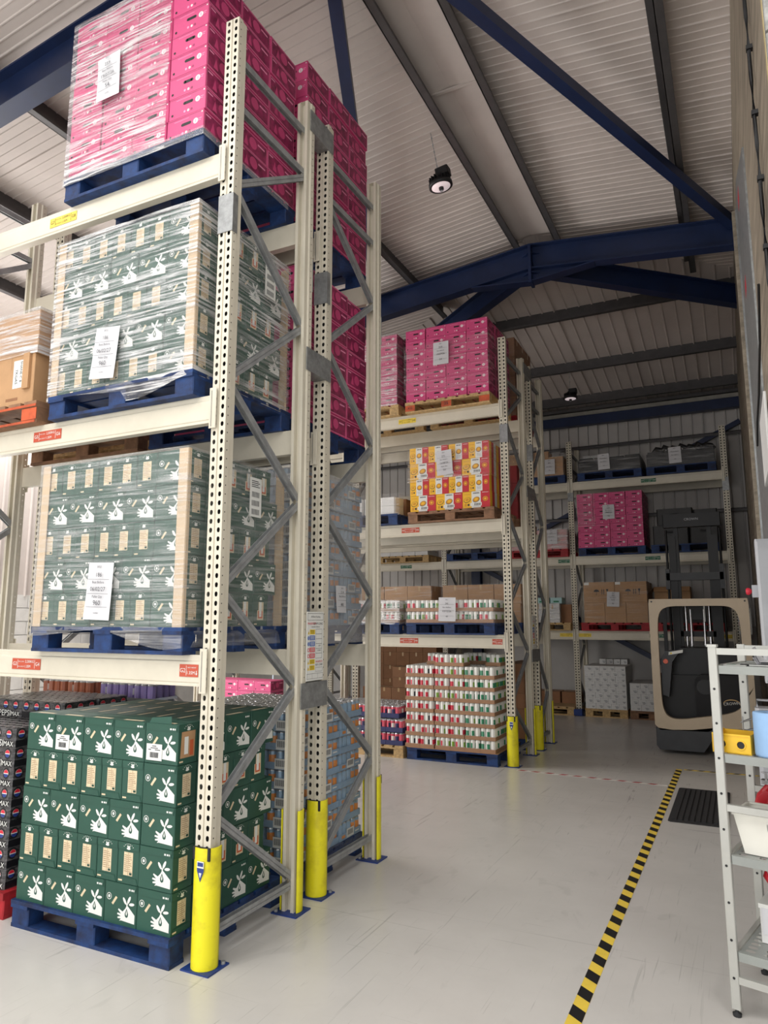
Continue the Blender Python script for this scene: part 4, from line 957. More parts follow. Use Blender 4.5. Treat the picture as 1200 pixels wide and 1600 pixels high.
# ================================================================== ROW B
BY = 4.05
blue_t = tray_set(6, 4, 0.033, 0.118, BCAN, [CORANGE, BCAN, BTRAY], BTRAY, 0.045, 9)
def blue_child(o, i, j, k): pass
def blue_stack(x1, z0, nz, desc, group):
    W, D = 0.29, 0.325
    ts = tray_set(4, 5, 0.031, 0.118, BCAN, [CORANGE, BCAN, BCAN, BTRAY], BTRAY, 0.045, 9)
    mbx = MB(); f = Face(mbx, (ts[2] / 2 - 0.002, -ts[3] / 2, 0), (0, 1, 0), (0, 0, 1), (1, 0, 0))
    f.r(0.1, 0.21, 0.006, 0.068, WHITE, 0.003)
    x = 0.115
    while x < 0.195: f.r(x, x + 0.004, 0.022, 0.058, INK, 0.0036); x += 0.0075
    f.r(0.03, 0.08, 0.015, 0.035, CORANGE, 0.003); f.r(0.23, 0.29, 0.02, 0.03, WHITE, 0.003)
    bm = mbx.mesh('tray_print')
    f2m = MB(); f = Face(f2m, (-ts[2] / 2, -ts[3] / 2 + 0.002, 0), (1, 0, 0), (0, 0, 1), (0, -1, 0)); f.r(0.14, 0.23, 0.004, 0.07, WHITE, 0.003)
    x = 0.15
    while x < 0.22: f.r(x, x + 0.004, 0.02, 0.06, INK, 0.0036); x += 0.0075
    f2m = f2m.mesh('tray_print')
    for k in range(nz):
        for j in range(3):
            for i in range(4):
                if not (j == 0 or i == 0 or (k >= nz - 1)): continue
                ln = layer(k, nz)
                lab = f'blue can tray, {ln} layer, {ORD[i]} from the post in front, {desc}' if j == 0 else f'blue can tray, {ln} layer, {ORD[j]} back on aisle side, {desc}' if i == 0 else f'blue can tray, {ln} layer, {ORD[j]} row back, {ORD[i]} from aisle side, {desc}'
                o = place_tray('can_tray', ts, (x1 - ts[2] * (i + 0.5) - 0.004 * i + random.uniform(-.006, .004), BY + 0.02 + (ts[3] + 0.004) * (j + 0.5) , z0 + k * 0.1235), 0, lab, group)
                if i == 0 and (j + k) % 2 == 0: put('tray_print', bm, o)
                if j == 0 and i == 0: put('tray_print', f2m, o)
for lv, nz in ((0, 8), (1, 9)):
    z = 0 if lv == 0 else LV[1]
    pallet(ax1 - 1.2, BY, z, PBLUE, f'blue pallet under the blue can trays, {"floor" if lv == 0 else "low shelf"} of the second row')
    blue_stack(ax1 - 0.02, z + PH, nz, 'floor stack, second row' if lv == 0 else 'grey-wrapped second-row shelf', f'blue can trays on the {"floor" if lv == 0 else "low shelf"}')
    if lv: wrap(ax1 - 1.2, ax1, BY + 0.01, BY + 1.02, z + 0.06, z + PH + nz * 0.1235, FILM_G, 'thick grey-blue stretch wrap around the blue can trays', hem=0.05, amp=0.01)
    else: wrap(ax1 - 1.06, ax1 + 0.01, BY + 0.01, BY + 1.02, z + 0.1, z + PH + nz * 0.1235, film('shrink_film_clear', 0.03, 0.14), 'glossy clear wrap over the blue can trays on the floor', sides='FRT', amp=0.004)
for q, (zz, rr) in enumerate(((2.3, 4), (1.9, 20))):
    sheet((ax1 + 0.03, BY + 0.3 + 0.28 * q, zz - 0.1), [('SKU', 0.02, .9), ('114', 0.03, .75), ('Best Before', 0.02, .6), ('480', 0.03, .3)], f'{"upright" if q == 0 else "tilted"} small white notice on the grey-wrapped cans', 0.15, 0.2, 0, 'R')
for lv, nz in ((2, 8), (3, 9)):
    z = LV[lv]; pallet(ax1 - 1.2, BY + 0.02, z, PBLUE, f'blue pallet under pink cartons, {LN[lv]} shelf of the second row')
    pink(ax1 + 0.01, BY + 0.03, z + PH, nz if lv == 3 else 8, 4, 3, f'second-row {LN[lv]} shelf', f'pink cartons on the second-row {LN[lv]} shelf', jit=0.008)
# inner slots of row B
pallet(-5.2, BY, 0, PBLUE, 'blue pallet behind the dark can packs under terracotta cans')
for nm, xx, body, z_n, cn in (('terracotta', -4.93, CBROWN, 8, 2), ('purple', -4.27, CPURP, 8, 2)):
    ts = tray_set(4, 4, 0.033, 0.118, body, [CWHITE, body, body], CTOP, 0.02, 4)
    for k in range(9):
        for i in range(cn): place_tray('can_tray', ts, (xx + (i - 0.5) * 0.29, BY + 0.2, PH + k * 0.124), 0, f'{nm} can tray, {layer(k, 9)} layer, {"inner" if i == 0 else "outer"} column, behind green cartons', f'{nm} can trays of the second row')
pallet(-5.2, BY, LV[2], PWOOD, 'bare wood pallet on the second-row middle shelf, seen from below')
kraft('white_box', 0.5, 0.5, 0.42, (-4.75, BY + 0.5, LV[2] + PH), 'pale box with orange print on the second-row wood pallet', m=WBOX, extra=lambda F, W, D, H_: (F['F'].r(W * 0.3, W * 0.9, H_ * 0.6, H_ * 0.85, LORANGE), F['F'].r(W * 0.4, W * 0.5, H_ * 0.62, H_ * 0.83, WHITE, 0.0014)))

# ================================================================== ROW C
CY = 8.50; cx1 = -2.70
# floor: white can trays
pallet(cx1 - 1.2, CY, 0, PBLUE, 'blue pallet on the floor under the white can trays')
KRAFTM = mat('kraft_tray', (166, 128, 98), 0.75, var=0.06)
acc = {'red': [CRED, CRED, CWHITE, INK], 'mix': [CGREEN, CRED, CWHITE, CGREEN], 'green': [CTEAL, CTEAL, CWHITE, CGREEN]}
ctr = {(c, s): tray_set(3, 4, 0.031, 0.14, CWHITE, acc[c], KRAFTM, 0.045, s) for c in acc for s in (1, 2, 3)}
tw, td = ctr['red', 1][2], ctr['red', 1][3]
def col_of(i): return 'green' if i < 2 else 'mix' if i < 4 else 'red'
random.seed(21)
for k in range(8):
    for j in range(3):
        for i in range(6):
            if k == 7 and ((i, j) not in ((0, 1), (2, 0), (3, 0), (4, 1), (1, 2), (2, 2))): continue
            if not (j == 0 or i == 0 or k >= 6): continue
            cn = {'green': 'green-printed', 'mix': 'lime and red printed', 'red': 'red-printed'}[col_of(i)]
            gap = 0.012 if i > 3 else 0
            lab = f'{cn} can tray, {layer(k, 8)} layer, {ORD[i]} from the post in front' if j == 0 else f'{cn} can tray, {layer(k, 8)} layer, {ORD[j]} row back, {ORD[i]} from the post'
            place_tray('can_tray', ctr[col_of(i), random.randint(1, 3)], (cx1 - 0.03 - tw * (i + 0.5) - gap + random.uniform(-.004, .004), CY + 0.02 + (td + 0.004) * (j + 0.5), PH + 0.002 + k * 0.1455), 0, lab, 'white can trays on the third-row floor')
ps_ = MB().box(0, 1.2, 0, 1.0, 0, 0.002, KRAFT).build('layer_card', loc=(cx1 - 1.2, CY, PH), label='brown card sheet between the blue pallet and white can trays', cat='card')
# floor, inner slot: pink cans on wood pallet
pallet(-5.15, CY, 0, PWOOD, 'pale wood pallet on the floor under the pink can trays')
pct = tray_set(4, 6, 0.029, 0.15, CPINK, [CWHITE, CPINK, NAVY], NAVY, 0.06, 6)
for k in range(3):
    for i in range(4):
        for j in range(2):
            if j and i and k < 2: continue
            place_tray('can_tray', pct, (-3.96 - pct[2] * (i + 0.5) - 0.01 - (0.1 if k == 2 else 0), CY + 0.03 + (pct[3] + 0.004) * (j + 0.5) + (0.1 if k == 2 else 0), PH + k * 0.162), 0, f'pink can tray, {layer(k, 3)} layer, {ORD[i]} from white trays, {ORD[j]} row', 'pink can trays on the wood pallet')
# low shelf
for s, xx, nm in ((0, cx1, 'beside the post'), (1, -4.0, 'beside the second-row posts')):
    z = LV[1]; pallet(xx - 1.2, CY, z, PBLUE, f'blue pallet under two layers of cans, third-row low shelf {nm}')
    for k in range(2):
        for i in range(6):
            for j in range(2):
                if j and i: continue
                place_tray('can_tray', ctr[('mix', 'green', 'mix', 'mix')[(i + k) % 4], 1 + (i + k) % 3], (xx - 0.02 - tw * (i + 0.5), CY + 0.02 + (td + 0.003) * (j + 0.5), z + PH + k * 0.1455), 0, f'wrapped white can tray, {"lower" if k == 0 else "upper"} layer, {ORD[i]} along, {ORD[j]} row, low shelf {nm}', f'white can trays on the third-row low shelf {nm}')
    wrap(xx - 1.2, xx, CY + 0.01, CY + 0.6, z + PH - 0.02, z + PH + 0.29, FILM_L if s == 0 else FILM_H, f'clear wrap around the two can layers {nm}', amp=0.004)
    sheet((xx - (0.62 if s == 0 else 0.75), CY - 0.015, z + PH + 0.02), [('SKU', 0.02, .9), ('241', 0.032, .74), ('Best Before', 0.024, .58), ('03/12/26', 0.034, .42), ('40', 0.03, .2)], f'white notice on the wrapped cans {nm}, third-row low shelf', 0.23, 0.3, R(1))
# middle shelf: yellow, white and red boxes
z = LV[2]; pallet(cx1 - 1.2 + 0.03, CY, z, PBROWN, 'weathered brown pallet under the yellow and red boxes')
def mango(W, D, H_, barcode):
    mb = MB(); w_ = W * 0.985; d_ = D * 0.98; h_ = H_ * 0.985
    mb.box(-w_ / 2, w_ / 2, -d_ / 2, d_ / 2, 0, h_, BYEL, 0.002); F = faces(mb, w_, d_, h_); f = F['F']; t = w_ / 3
    f.r(t, 2 * t, 0, h_, WHITE); f.r(2 * t, w_, 0, h_, BRED)
    for a, m in ((0.5, INK), (1.5, INK)): f.e(t * a, h_ * 0.5, t * 0.40, h_ * 0.16, m, 0.001, 12, 0.35); f.e(t * a, h_ * 0.51, t * 0.35, h_ * 0.14, FRUIT if a > 1 else BYEL, 0.0014, 12, 0.35); f.e(t * a, h_ * 0.52, t * 0.2, h_ * 0.08, BYEL if a > 1 else FRUIT, 0.0018, 10, 0.35)
    f.e(t * 2.5, h_ * 0.52, t * 0.3, h_ * 0.15, FRUIT, 0.001); f.e(t * 2.5, h_ * 0.52, t * 0.2, h_ * 0.1, BRED, 0.0014); f.e(t * 2.5, h_ * 0.52, t * 0.14, h_ * 0.07, BYEL, 0.0018)
    f.r(t * 1.15, t * 1.85, h_ * 0.86, h_ * 0.93, INK); f.r(t * 0.15, t * 0.85, h_ * 0.82, h_ * 0.85, FRUIT); f.r(t * 2.15, t * 2.85, h_ * 0.9, h_ * 0.93, WHITE)
    f.r(t * 0.2, t * 0.45, h_ * 0.12, h_ * 0.28, FRUIT); f.e(t * 0.65, h_ * 0.2, t * 0.12, t * 0.12, INK)
    for q in range(4): f.r(t * 1.2, t * 1.8, h_ * (0.1 + 0.05 * q), h_ * (0.12 + 0.05 * q), CAB, 0.001)
    if barcode:
        f.r(t * 0.85, t * 2.1, h_ * 0.12, h_ * 0.32, WHITE, 0.002)
        for q in range(8): f.r(t * (1.3 + 0.09 * q), t * (1.35 + 0.09 * q), h_ * 0.15, h_ * 0.28, INK, 0.0026)
    f = F['R']; t = d_ / 3; f.r(t, 2 * t, 0, h_, BRED); f.r(2 * t, d_, 0, h_, WHITE)
    return mb.mesh('box')
mw = mango(0.372, 0.3, 0.218, True); mn = mango(0.279, 0.3, 0.218, False)
for k in range(4):
    n_, me, cw = (3, mw, 0.372) if k % 2 == 0 else (4, mn, 0.279)
    for j in range(3):
        for i in range(n_):
            if j and i: continue
            lab = f'yellow, white and red juice box, {layer(k, 4)} layer, {ORD[i]} from the post in front' if j == 0 else f'yellow and red juice box, {layer(k, 4)} layer, {ORD[j]} back on aisle side'
            put('juice_box', me, None, (cx1 - 0.03 - cw * (i + 0.5) + random.uniform(-.006, .006), CY + 0.02 + 0.305 * (j + 0.5), z + PH + 0.218 * k), 0, lab, 'box', 'yellow and red juice boxes')
wrap(cx1 - 1.16, cx1 - 0.02, CY + 0.01, CY + 0.94, z + PH + 0.4, z + PH + 0.87, FILM_L, 'light clear wrap around the upper yellow and red boxes', sides='FRLT', amp=0.003)
sheet((cx1 - 0.62, CY - 0.012, z + PH + 0.46), [('SKU', 0.022, .9), ('271', 0.036, .75), ('Best Before', 0.022, .62), ('16/08/26', 0.034, .48), ('Pallet Qty', 0.022, .34), ('54', 0.036, .2)], 'white notice on the yellow and red juice boxes', 0.22, 0.33, R(-4))
pallet(-5.22, CY, z, PBLUE, 'blue pallet under low white packs, third-row middle shelf')
for k in range(2):
    for i in range(4):
        MB().box(-0.115, 0.115, -0.14, 0.14, 0, 0.115, WBOX, 0.02).build('white_pack', loc=(-4.18 - 0.245 * i, CY + 0.17, z + PH + 0.118 * k), label=f'small white pack, {"lower" if k == 0 else "upper"} layer, {ORD[i]} from the juice boxes', cat='pack', group='white packs on the third-row middle shelf')
kraft('brown_box', 1.05, 0.5, 0.26, (-4.6, CY + 0.66, z + PH), 'brown box behind the white packs on the third-row middle shelf', m=KRAFTD)
wrap(-5.2, -4.0, CY + 0.01, CY + 0.95, z + PH - 0.02, z + PH + 0.27, FILM_L, 'clear wrap around the white packs and brown box', amp=0.004)
sheet((-4.95, CY - 0.012, z + PH - 0.02), [('SKU', 0.022, .9), ('318', 0.03, .75), ('Best Before', 0.022, .6), ('24', 0.03, .3)], 'white notice on the wrapped white packs', 0.24, 0.27)
# top shelf: pink
z = LV[3]
pp = pallet(cx1 - 1.2, CY, z, PWOOD, 'wood pallet with orange painted ends under far pink cartons', end=PORANGE)
write('25', 0.06, INK, pp, (0.6, 0.004, 0.066)); write('KG', 0.05, INK, pp, (0.075, 0.004, 0.066))
pink(cx1 - 0.01, CY + 0.015, z + PH, 7, 4, 3, 'third-row top shelf by the post', 'pink cartons on the third-row top shelf')
wrap(cx1 - 1.205, cx1 - 0.005, CY + 0.005, CY + 0.99, z + PH + 0.1, z + PH + 0.8, FILM_L, 'light film crossed over the third-row pink cartons', sides='FRL', amp=0.004)
sheet((cx1 - 0.66, CY - 0.012, z + PH + 0.46), [('SKU', 0.022, .9), ('259', 0.036, .75), ('Best Before', 0.022, .6), ('19/07/26', 0.034, .45), ('54', 0.036, .22)], 'white notice on the third-row pink cartons', 0.22, 0.32)
pallet(-5.2, CY, z, PWOOD, 'plain wood pallet under the inner pink stack, third-row top shelf')
pink(-4.03, CY + 0.015, z + PH, 7, 4, 3, 'inner third-row top shelf', 'pink cartons on the inner third-row top shelf')
wrap(-5.215, -4.025, CY + 0.005, CY + 0.99, z + PH, z + PH + 1.03, FILM_H, 'shiny film around the inner third-row pink cartons', sides='FRL', amp=0.006)

# second bay floor: pink boxes low
pallet(-7.2, CY, 0, PWOOD, 'wood pallet under pink cartons deep in the third row')
pink(-6.02, CY + 0.015, PH, 5, 4, 1, 'floor of the inner third-row bay', 'pink cartons on the inner bay floor')

# ================================================================== ROW D
DY = 9.74
def kraft_grid(x1, y0, z0, cw, cd, ch, nx, ny, nz, adj, desc, group, m=KRAFT, top_full=False, skip=None, tapev=True):
    mb = MB(); W, D, H_ = cw * 0.985, cd * 0.985, ch * 0.988
    mb.box(-W / 2, W / 2, -D / 2, D / 2, 0, H_, m, 0.003); F = faces(mb, W, D, H_)
    if tapev:
        F['F'].r(W / 2 - 0.015, W / 2 + 0.015, H_ * 0.72, H_, TAPEC)
        F['R'].r(D / 2 - 0.02, D / 2 + 0.02, H_ * 0.7, H_, TAPEC); F['T'].r(0, W, D / 2 - 0.02, D / 2 + 0.02, TAPEC)
    me = mb.mesh('box')
    grid_stack('brown_box', me, x1, y0, z0, cw, cd, ch, nx, ny, nz, adj, desc, group, 'box', top_full, skip, 0.003)
pallet(cx1 - 1.2, DY, LV[3], PRED, 'red pallet under brown boxes, fourth-row top shelf')
kraft_grid(cx1 + 0.0, DY + 0.01, LV[3] + PH, 0.4, 0.31, 0.3, 3, 3, 4, 'brown box', 'fourth-row top shelf', 'brown boxes on the fourth-row top shelf', m=KRAFTD)
wrap(cx1 - 1.2, cx1, DY, DY + 0.95, LV[3] + PH, LV[3] + PH + 1.2, FILM_L, 'thin film around the fourth-row top brown boxes', sides='FRL', amp=0.003)
pallet(cx1 - 1.2, DY, LV[2], PBROWN, 'brown pallet on the fourth-row middle shelf behind the juice boxes')
kraft_grid(cx1 - 0.01, DY + 0.01, LV[2] + PH, 0.39, 0.31, 0.26, 3, 3, 3, 'dull red box', 'fourth-row middle shelf', 'dull red boxes on the fourth-row middle shelf', m=mat('dull_red_card', (146, 40, 44), 0.6))
for xx, nm in ((cx1, 'aisle stack'), (-4.05, 'inner stack')):
    pallet(xx - 1.2, DY, LV[1], PBLUE, f'blue pallet under the tall brown boxes, fourth-row low shelf {nm}')
    kraft_grid(xx - 0.01, DY + 0.01, LV[1] + PH, 0.39, 0.31, 0.27, 3, 3, 2, 'wrapped brown box', f'row-four {nm}', f'wrapped brown boxes, fourth-row low shelf {nm}')
    wrap(xx - 1.19, xx, DY, DY + 0.95, LV[1] + PH, LV[1] + PH + 0.54, FILM_L, f'clear film over the fourth-row low brown boxes, {nm}', sides='FRL', amp=0.004)
pallet(cx1 - 1.2, DY, 0, PBLUE, 'blue pallet on the fourth-row floor under brown boxes')
kraft_grid(cx1 + 0.01, DY + 0.01, PH, 0.3, 0.31, 0.2, 4, 3, 5, 'brown box', 'fourth-row floor by the guard', 'brown boxes on the fourth-row floor', m=KRAFTD)
pallet(-5.2, DY, 0, PBLUE, 'blue pallet on the fourth-row floor, inner slot')
kraft_grid(-4.0, DY + 0.01, PH, 0.24, 0.31, 0.2, 5, 2, 3, 'dark brown box', 'fourth-row floor behind pink cans', 'dark brown boxes behind the pink cans', m=KRAFTD)
kraft_grid(-4.0, DY + 0.05, PH + 0.6, 0.24, 0.31, 0.15, 3, 1, 2, 'small brown box', 'piled behind pink cans', 'small brown boxes piled behind the pink cans', m=KRAFTD)

# ================================================================== ROW E (back wall)
EY = 13.56
ex = -1.42
z = LVE[3]
for xx, nm, hh in ((-1.43, 'beside the middle post', 0.34), (-0.18, 'nearest the partition', 0.34)):
    pallet(xx - 1.17, EY, z, PBLUE, f'blue pallet of dark goods on the back-wall top shelf {nm}', 1.17)
    t = thing('dark_crate', f'low dark wrapped crate on the back-wall top shelf {nm}', 'crate', (xx - 0.585, EY + 0.5, z + PH))
    MB().box(-0.57, 0.57, -0.48, 0.48, 0, 0.24, DKBOX, 0.01).build('crate_body', t)
    cm = MB().box(-0.13, 0.13, -0.478, 0.47, 0.24, 0.28, DKBOX, 0.01).mesh('crate_rim')
    for q in (-0.42, -0.13, 0.15, 0.43): put('crate_rim', cm, t, (q, 0, random.uniform(-0.012, 0.01)))
    if nm.startswith('near'):
        mb = MB()
        for q in range(7): mb.tube([(-0.45 + q * 0.14, -0.3, 0.29), (-0.4 + q * 0.14, -0.32, 0.36 + 0.03 * (q % 2)), (-0.32 + q * 0.14, -0.28, 0.34), (-0.28 + q * 0.14, -0.3, 0.28)], 0.05, DKBOX, 8)
        mb.build('black_bag_heap', t)
    wrap(xx - 1.165, xx - 0.005, EY + 0.005, EY + 0.99, z + PH, z + PH + 0.3, FILM_L, f'thin film round the dark crate {nm}', sides='FR', amp=0.006)
    sheet((xx - (0.66 if hh else 0), EY - 0.015, z + PH + 0.03), [('SKU', 0.024, .9), ('Mixed Box', 0.03, .7), ('Best Before', 0.024, .5), ('Qty', 0.024, .25)], f'white notice on the dark crate {nm}', 0.21, 0.3, R(-2))
kraft('white_box', 0.3, 0.3, 0.16, (-2.43, EY + 0.7, z + PH + 0.29), 'small white box on the dark crate beside the middle post', m=WBOX)
# middle shelf: pink, and black goods
z = LVE[2]; pallet(-1.43 - 1.2, EY, z, PBLUE, 'blue pallet under pink cartons on the back-wall rack')
pink(-1.45, EY + 0.01, z + PH, 7, 4, 3, 'back-wall middle shelf', 'pink cartons on the back-wall rack', jit=0.004)
wrap(-2.64, -2.3, EY, EY + 0.3, z + PH + 0.4, z + PH + 1.03, FILM_L, 'scrap of film over the corner of the back-wall pink cartons', sides='FL')
sheet((-2.05, EY - 0.012, z + PH + 0.52), [('SKU', 0.024, .9), ('259', 0.034, .75), ('Best Before', 0.024, .6), ('19/07/26', 0.034, .45), ('54', 0.036, .2)], 'white notice on the back-wall pink cartons', 0.21, 0.27)
pallet(-1.34, EY, z, PBLUE, 'blue pallet behind the forklift mast under black cases', 1.15)
for nm, a, b, z0, h_ in (('long black case lowest behind the mast', -1.3, -0.7, 0, 0.34), ('black case beside the partition behind the mast', -0.68, -0.22, 0, 0.34), ('tall black case topmost behind the mast', -1.22, -0.62, 0.345, 0.3), ('small black case topmost near the partition', -0.6, -0.22, 0.345, 0.26)):
    o = MB().box(a, b, EY + 0.03, EY + 0.9, z + PH + z0, z + PH + z0 + h_, DKBOX, 0.02).build('black_case', label=nm, cat='case', group='black cases behind the mast')
    MB().box((a + b) / 2 - 0.06, (a + b) / 2 + 0.06, EY + 0.01, EY + 0.03, z + PH + z0 + h_ * 0.6, z + PH + z0 + h_ * 0.7, RUBBER).build('case_handle', o)
# low shelf: umbrella-marked boxes
z = LVE[1]; pallet(-1.44 - 1.2, EY, z, PRED, 'red pallet under the umbrella-marked brown boxes')
for i in range(3): kraft('brown_box', 0.37, 0.9, 0.37, (-1.64 - 0.375 * i, EY + 0.47, z + PH), f'plain brown box, {ORD[i]} from the forklift in the lower row, red pallet', 'brown boxes on the back-wall red pallet')
def umb(F, W, D, H_):
    f = F['F']; a = W * 0.42
    f.p([(a + 0.05 * math.cos(q), H_ * 0.52 + 0.045 * math.sin(q)) for q in [math.pi * i / 8 for i in range(9)]], INK); f.r(a - 0.003, a + 0.003, H_ * 0.36, H_ * 0.52, INK); f.r(a - 0.02, a, H_ * 0.35, H_ * 0.37, INK)
    for q in (0.09, 0.125): f.r(a + q, a + q + 0.012, H_ * 0.38, H_ * 0.58, INK); f.p([(a + q - 0.006, H_ * 0.58), (a + q + 0.018, H_ * 0.58), (a + q + 0.006, H_ * 0.66)], INK)
    f.p([(a + 0.17, H_ * 0.65), (a + 0.215, H_ * 0.65), (a + 0.2, H_ * 0.52), (a + 0.196, H_ * 0.38), (a + 0.21, H_ * 0.36), (a + 0.175, H_ * 0.36), (a + 0.189, H_ * 0.38), (a + 0.185, H_ * 0.52)], INK)
    f.r(0.01, 0.1, H_ * 0.86, H_ * 0.99, WHITE)
for i in range(2): kraft('brown_box', 0.555, 0.9, 0.37, (-1.735 - 0.56 * i, EY + 0.47, z + PH + 0.372), f'brown box with umbrella and glass marks, {"nearer the forklift" if i == 0 else "by the middle post"}', 'umbrella-marked brown boxes', extra=umb)
wrap(-2.62, -1.445, EY + 0.01, EY + 0.93, z + PH, z + PH + 0.75, film('stretch_film_thin', 0.02, 0.18, tilt=0.5), 'thin film around the umbrella-marked boxes', sides='FR', amp=0.003)
sheet((-2.05, EY - 0.012, z + PH + 0.29), [('SKU', 0.024, .9), ('352', 0.036, .75), ('Best Before', 0.024, .6), ('N/A', 0.034, .45), ('90', 0.036, .2)], 'white notice on the umbrella-marked brown boxes', 0.22, 0.27, R(3))
pallet(-1.36, EY, z, PRED, 'red pallet beside the partition behind the forklift window', 1.15)
MB().box(-1.3, -0.25, EY + 0.05, EY + 0.9, z + PH, z + PH + 0.4, DKBOX, 0.02).build('dark_crate', label='long black crate seen through the forklift opening', cat='crate')
t = thing('open_box', 'opened brown box with flaps on the black crate above the forklift', 'box', (-1.05, EY + 0.45, z + PH + 0.402))
MB().box(-0.3, 0.3, -0.25, -0.245, 0, 0.24, KRAFT).box(-0.3, 0.3, 0.245, 0.25, 0, 0.24, KRAFT).box(-0.3, -0.295, -0.245, 0.245, 0, 0.24, KRAFT).box(0.295, 0.3, -0.245, 0.245, 0, 0.24, KRAFT).box(-0.295, 0.295, -0.245, 0.245, 0, 0.005, KRAFT).build('box_shell', t)
for nm, pts in (('flap', [(-0.3, -0.25, 0.24), (0.3, -0.25, 0.24), (0.3, -0.38, 0.16), (-0.3, -0.38, 0.16)]), ('flap', [(-0.3, -0.25, 0.24), (-0.3, 0.25, 0.24), (-0.42, 0.25, 0.12), (-0.42, -0.25, 0.12)])):
    MB().add(pts + [(a, b, c - 0.004) for a, b, c in pts], [(0, 1, 2, 3), (7, 6, 5, 4), (0, 4, 5, 1), (2, 6, 7, 3), (1, 5, 6, 2), (0, 3, 7, 4)], KRAFT).build(nm, t)
# floor: white boxes
wb_ = MB(); wb_.box(-0.06, 0.06, -0.15, 0.15, 0, 0.094, WBOX, 0.002); f = faces(wb_, 0.12, 0.3, 0.094)['F']; f.r(0.06, 0.11, 0.035, 0.05, CAB); f.r(0.068, 0.102, 0.024, 0.03, INK); f.r(0.05, 0.1, 0.056, 0.06, INK)
WBM = wb_.mesh('box')
wb2 = MB(); wb2.box(-0.09, 0.09, -0.15, 0.15, 0, 0.094, WBOX, 0.002); f = faces(wb2, 0.18, 0.3, 0.094)['F']; f.r(0.11, 0.16, 0.035, 0.05, CAB); f.r(0.118, 0.152, 0.024, 0.03, INK); f.r(0.03, 0.06, 0.03, 0.034, CAB)
WB2 = wb2.mesh('box')
for x1w, nz, nm in ((-1.885, 8, 'tall stack'), (-1.1, 5, 'short stack')):
    pallet(x1w - 0.745, EY, 0, PWOOD if nz == 8 else PBROWN, f'small wood pallet under the {"tall" if nz == 8 else "short"} white box stack', 0.745, 0.95)
    for k in range(nz):
        # alternate bond: five narrow + one broad, broad end swaps each layer
        xs = []; x = x1w - 0.005; seq = ['b'] + ['n'] * 4 if k % 2 else ['n'] * 4 + ['b']
        for j in range(3):
            x = x1w - 0.008
            for i, q in enumerate(seq):
                cw = 0.185 if q == 'b' else 0.136
                if not (j == 0 or i == 0 or k == nz - 1 or nz == 5): x -= cw; continue
                o = put('white_box', WB2 if q == 'b' else WBM, None, (x - cw / 2, EY + 0.02 + 0.305 * (j + 0.5), PH + 0.0955 * k), 0, f'small white box, {layer(k, nz)} layer, {ORD[i]} along, {ORD[j]} row, {nm} by back wall', 'box', f'small white boxes in the {nm}')
                if q == 'n': o.scale = (1.12, 1, 1)
                x -= cw
for i in range(4): put('white_box', WBM, None, (-2.0 - 0.13 * i, EY + 0.80, PH + 8 * 0.0955), 0, f'extra white box on the tall stack, {ORD[i]} from the forklift', 'box', 'extra white boxes on the tall stack')
# second E bay
for lv, m, nm in ((3, PBLUE, 'blue pallet under wrapped brown boxes, back-wall top shelf'), (2, PRED, 'red pallet under pale pink wrapped packs, back-wall middle shelf'), (1, PWOOD, 'wood pallet under pale teal boxes, back-wall low shelf')):
    pallet(-2.83 - 1.2, EY, LVE[lv], m, nm)
kraft_grid(-2.86, EY + 0.01, LVE[3] + PH, 0.28, 0.31, 0.125, 4, 3, 4, 'brown box', 'back-wall top shelf', 'brown boxes on the back-wall top shelf', skip=lambda i, j, k: k == 3 and i in (0,))
wrap(-4.0, -2.85, EY, EY + 0.95, LVE[3] + PH, LVE[3] + PH + 0.5, FILM_L, 'film around the back-wall top brown boxes', sides='FR')
sheet((-3.12, EY - 0.015, LVE[3] + PH + 0.03), [('SKU', 0.024, .9), ('402', 0.034, .75), ('Best Before', 0.024, .5), ('72', 0.03, .25)], 'white notice on the back-wall top brown boxes', 0.21, 0.3)
kraft_grid(-2.84, EY + 0.01, LVE[2] + PH, 0.29, 0.31, 0.19, 4, 3, 2, 'pale pink pack', 'back-wall middle shelf', 'pale pink packs on the back-wall middle shelf', m=mat('pale_pink_card', (214, 150, 150), 0.5))
wrap(-4.0, -2.83, EY, EY + 0.95, LVE[2] + PH, LVE[2] + PH + 0.39, FILM_H, 'bright crumpled film around the pale pink packs', sides='FR', amp=0.01)
sheet((-3.13, EY - 0.015, LVE[2] + PH + 0.1), [('SKU', 0.024, .9), ('377', 0.034, .75), ('Best Before', 0.024, .5), ('60', 0.03, .25)], 'white notice on the pale pink packs', 0.22, 0.28)
kraft_grid(-3.03, EY + 0.01, LVE[1] + PH, 0.27, 0.31, 0.36, 4, 2, 1, 'pale wrapped box', 'back-wall low shelf', 'pale boxes on the back-wall low shelf', m=WBOX)
for i in range(4): MB().box(-0.11, 0.11, -0.15, 0.15, 0, 0.11, TEALB, 0.004).box(-0.05, 0.05, -0.152, -0.15, 0.02, 0.05, CTEAL).build('teal_box', loc=(-3.0 - 0.27 * i - 0.1, EY + 0.2, LVE[1] + PH + 0.36), label=f'pale teal box on top of the wrapped boxes, {ORD[i]} from the post', cat='box', group='pale teal boxes')
wrap(-4.12, -3.03, EY, EY + 0.7, LVE[1] + PH, LVE[1] + PH + 0.36, FILM_H, 'film around the pale boxes on the back-wall low shelf', sides='FR', amp=0.004)
MB().box(-0.1, 0.1, -0.3, 0.3, 0, 0.34, KRAFTD, 0.004).build('brown_box', loc=(-2.925, EY + 0.4, LVE[1] + PH), label='narrow dark brown box beside the pale wrapped boxes', cat='box')
pallet(-4.02, EY, 0, PWOOD, 'wood pallet with a board top on the back-wall floor')
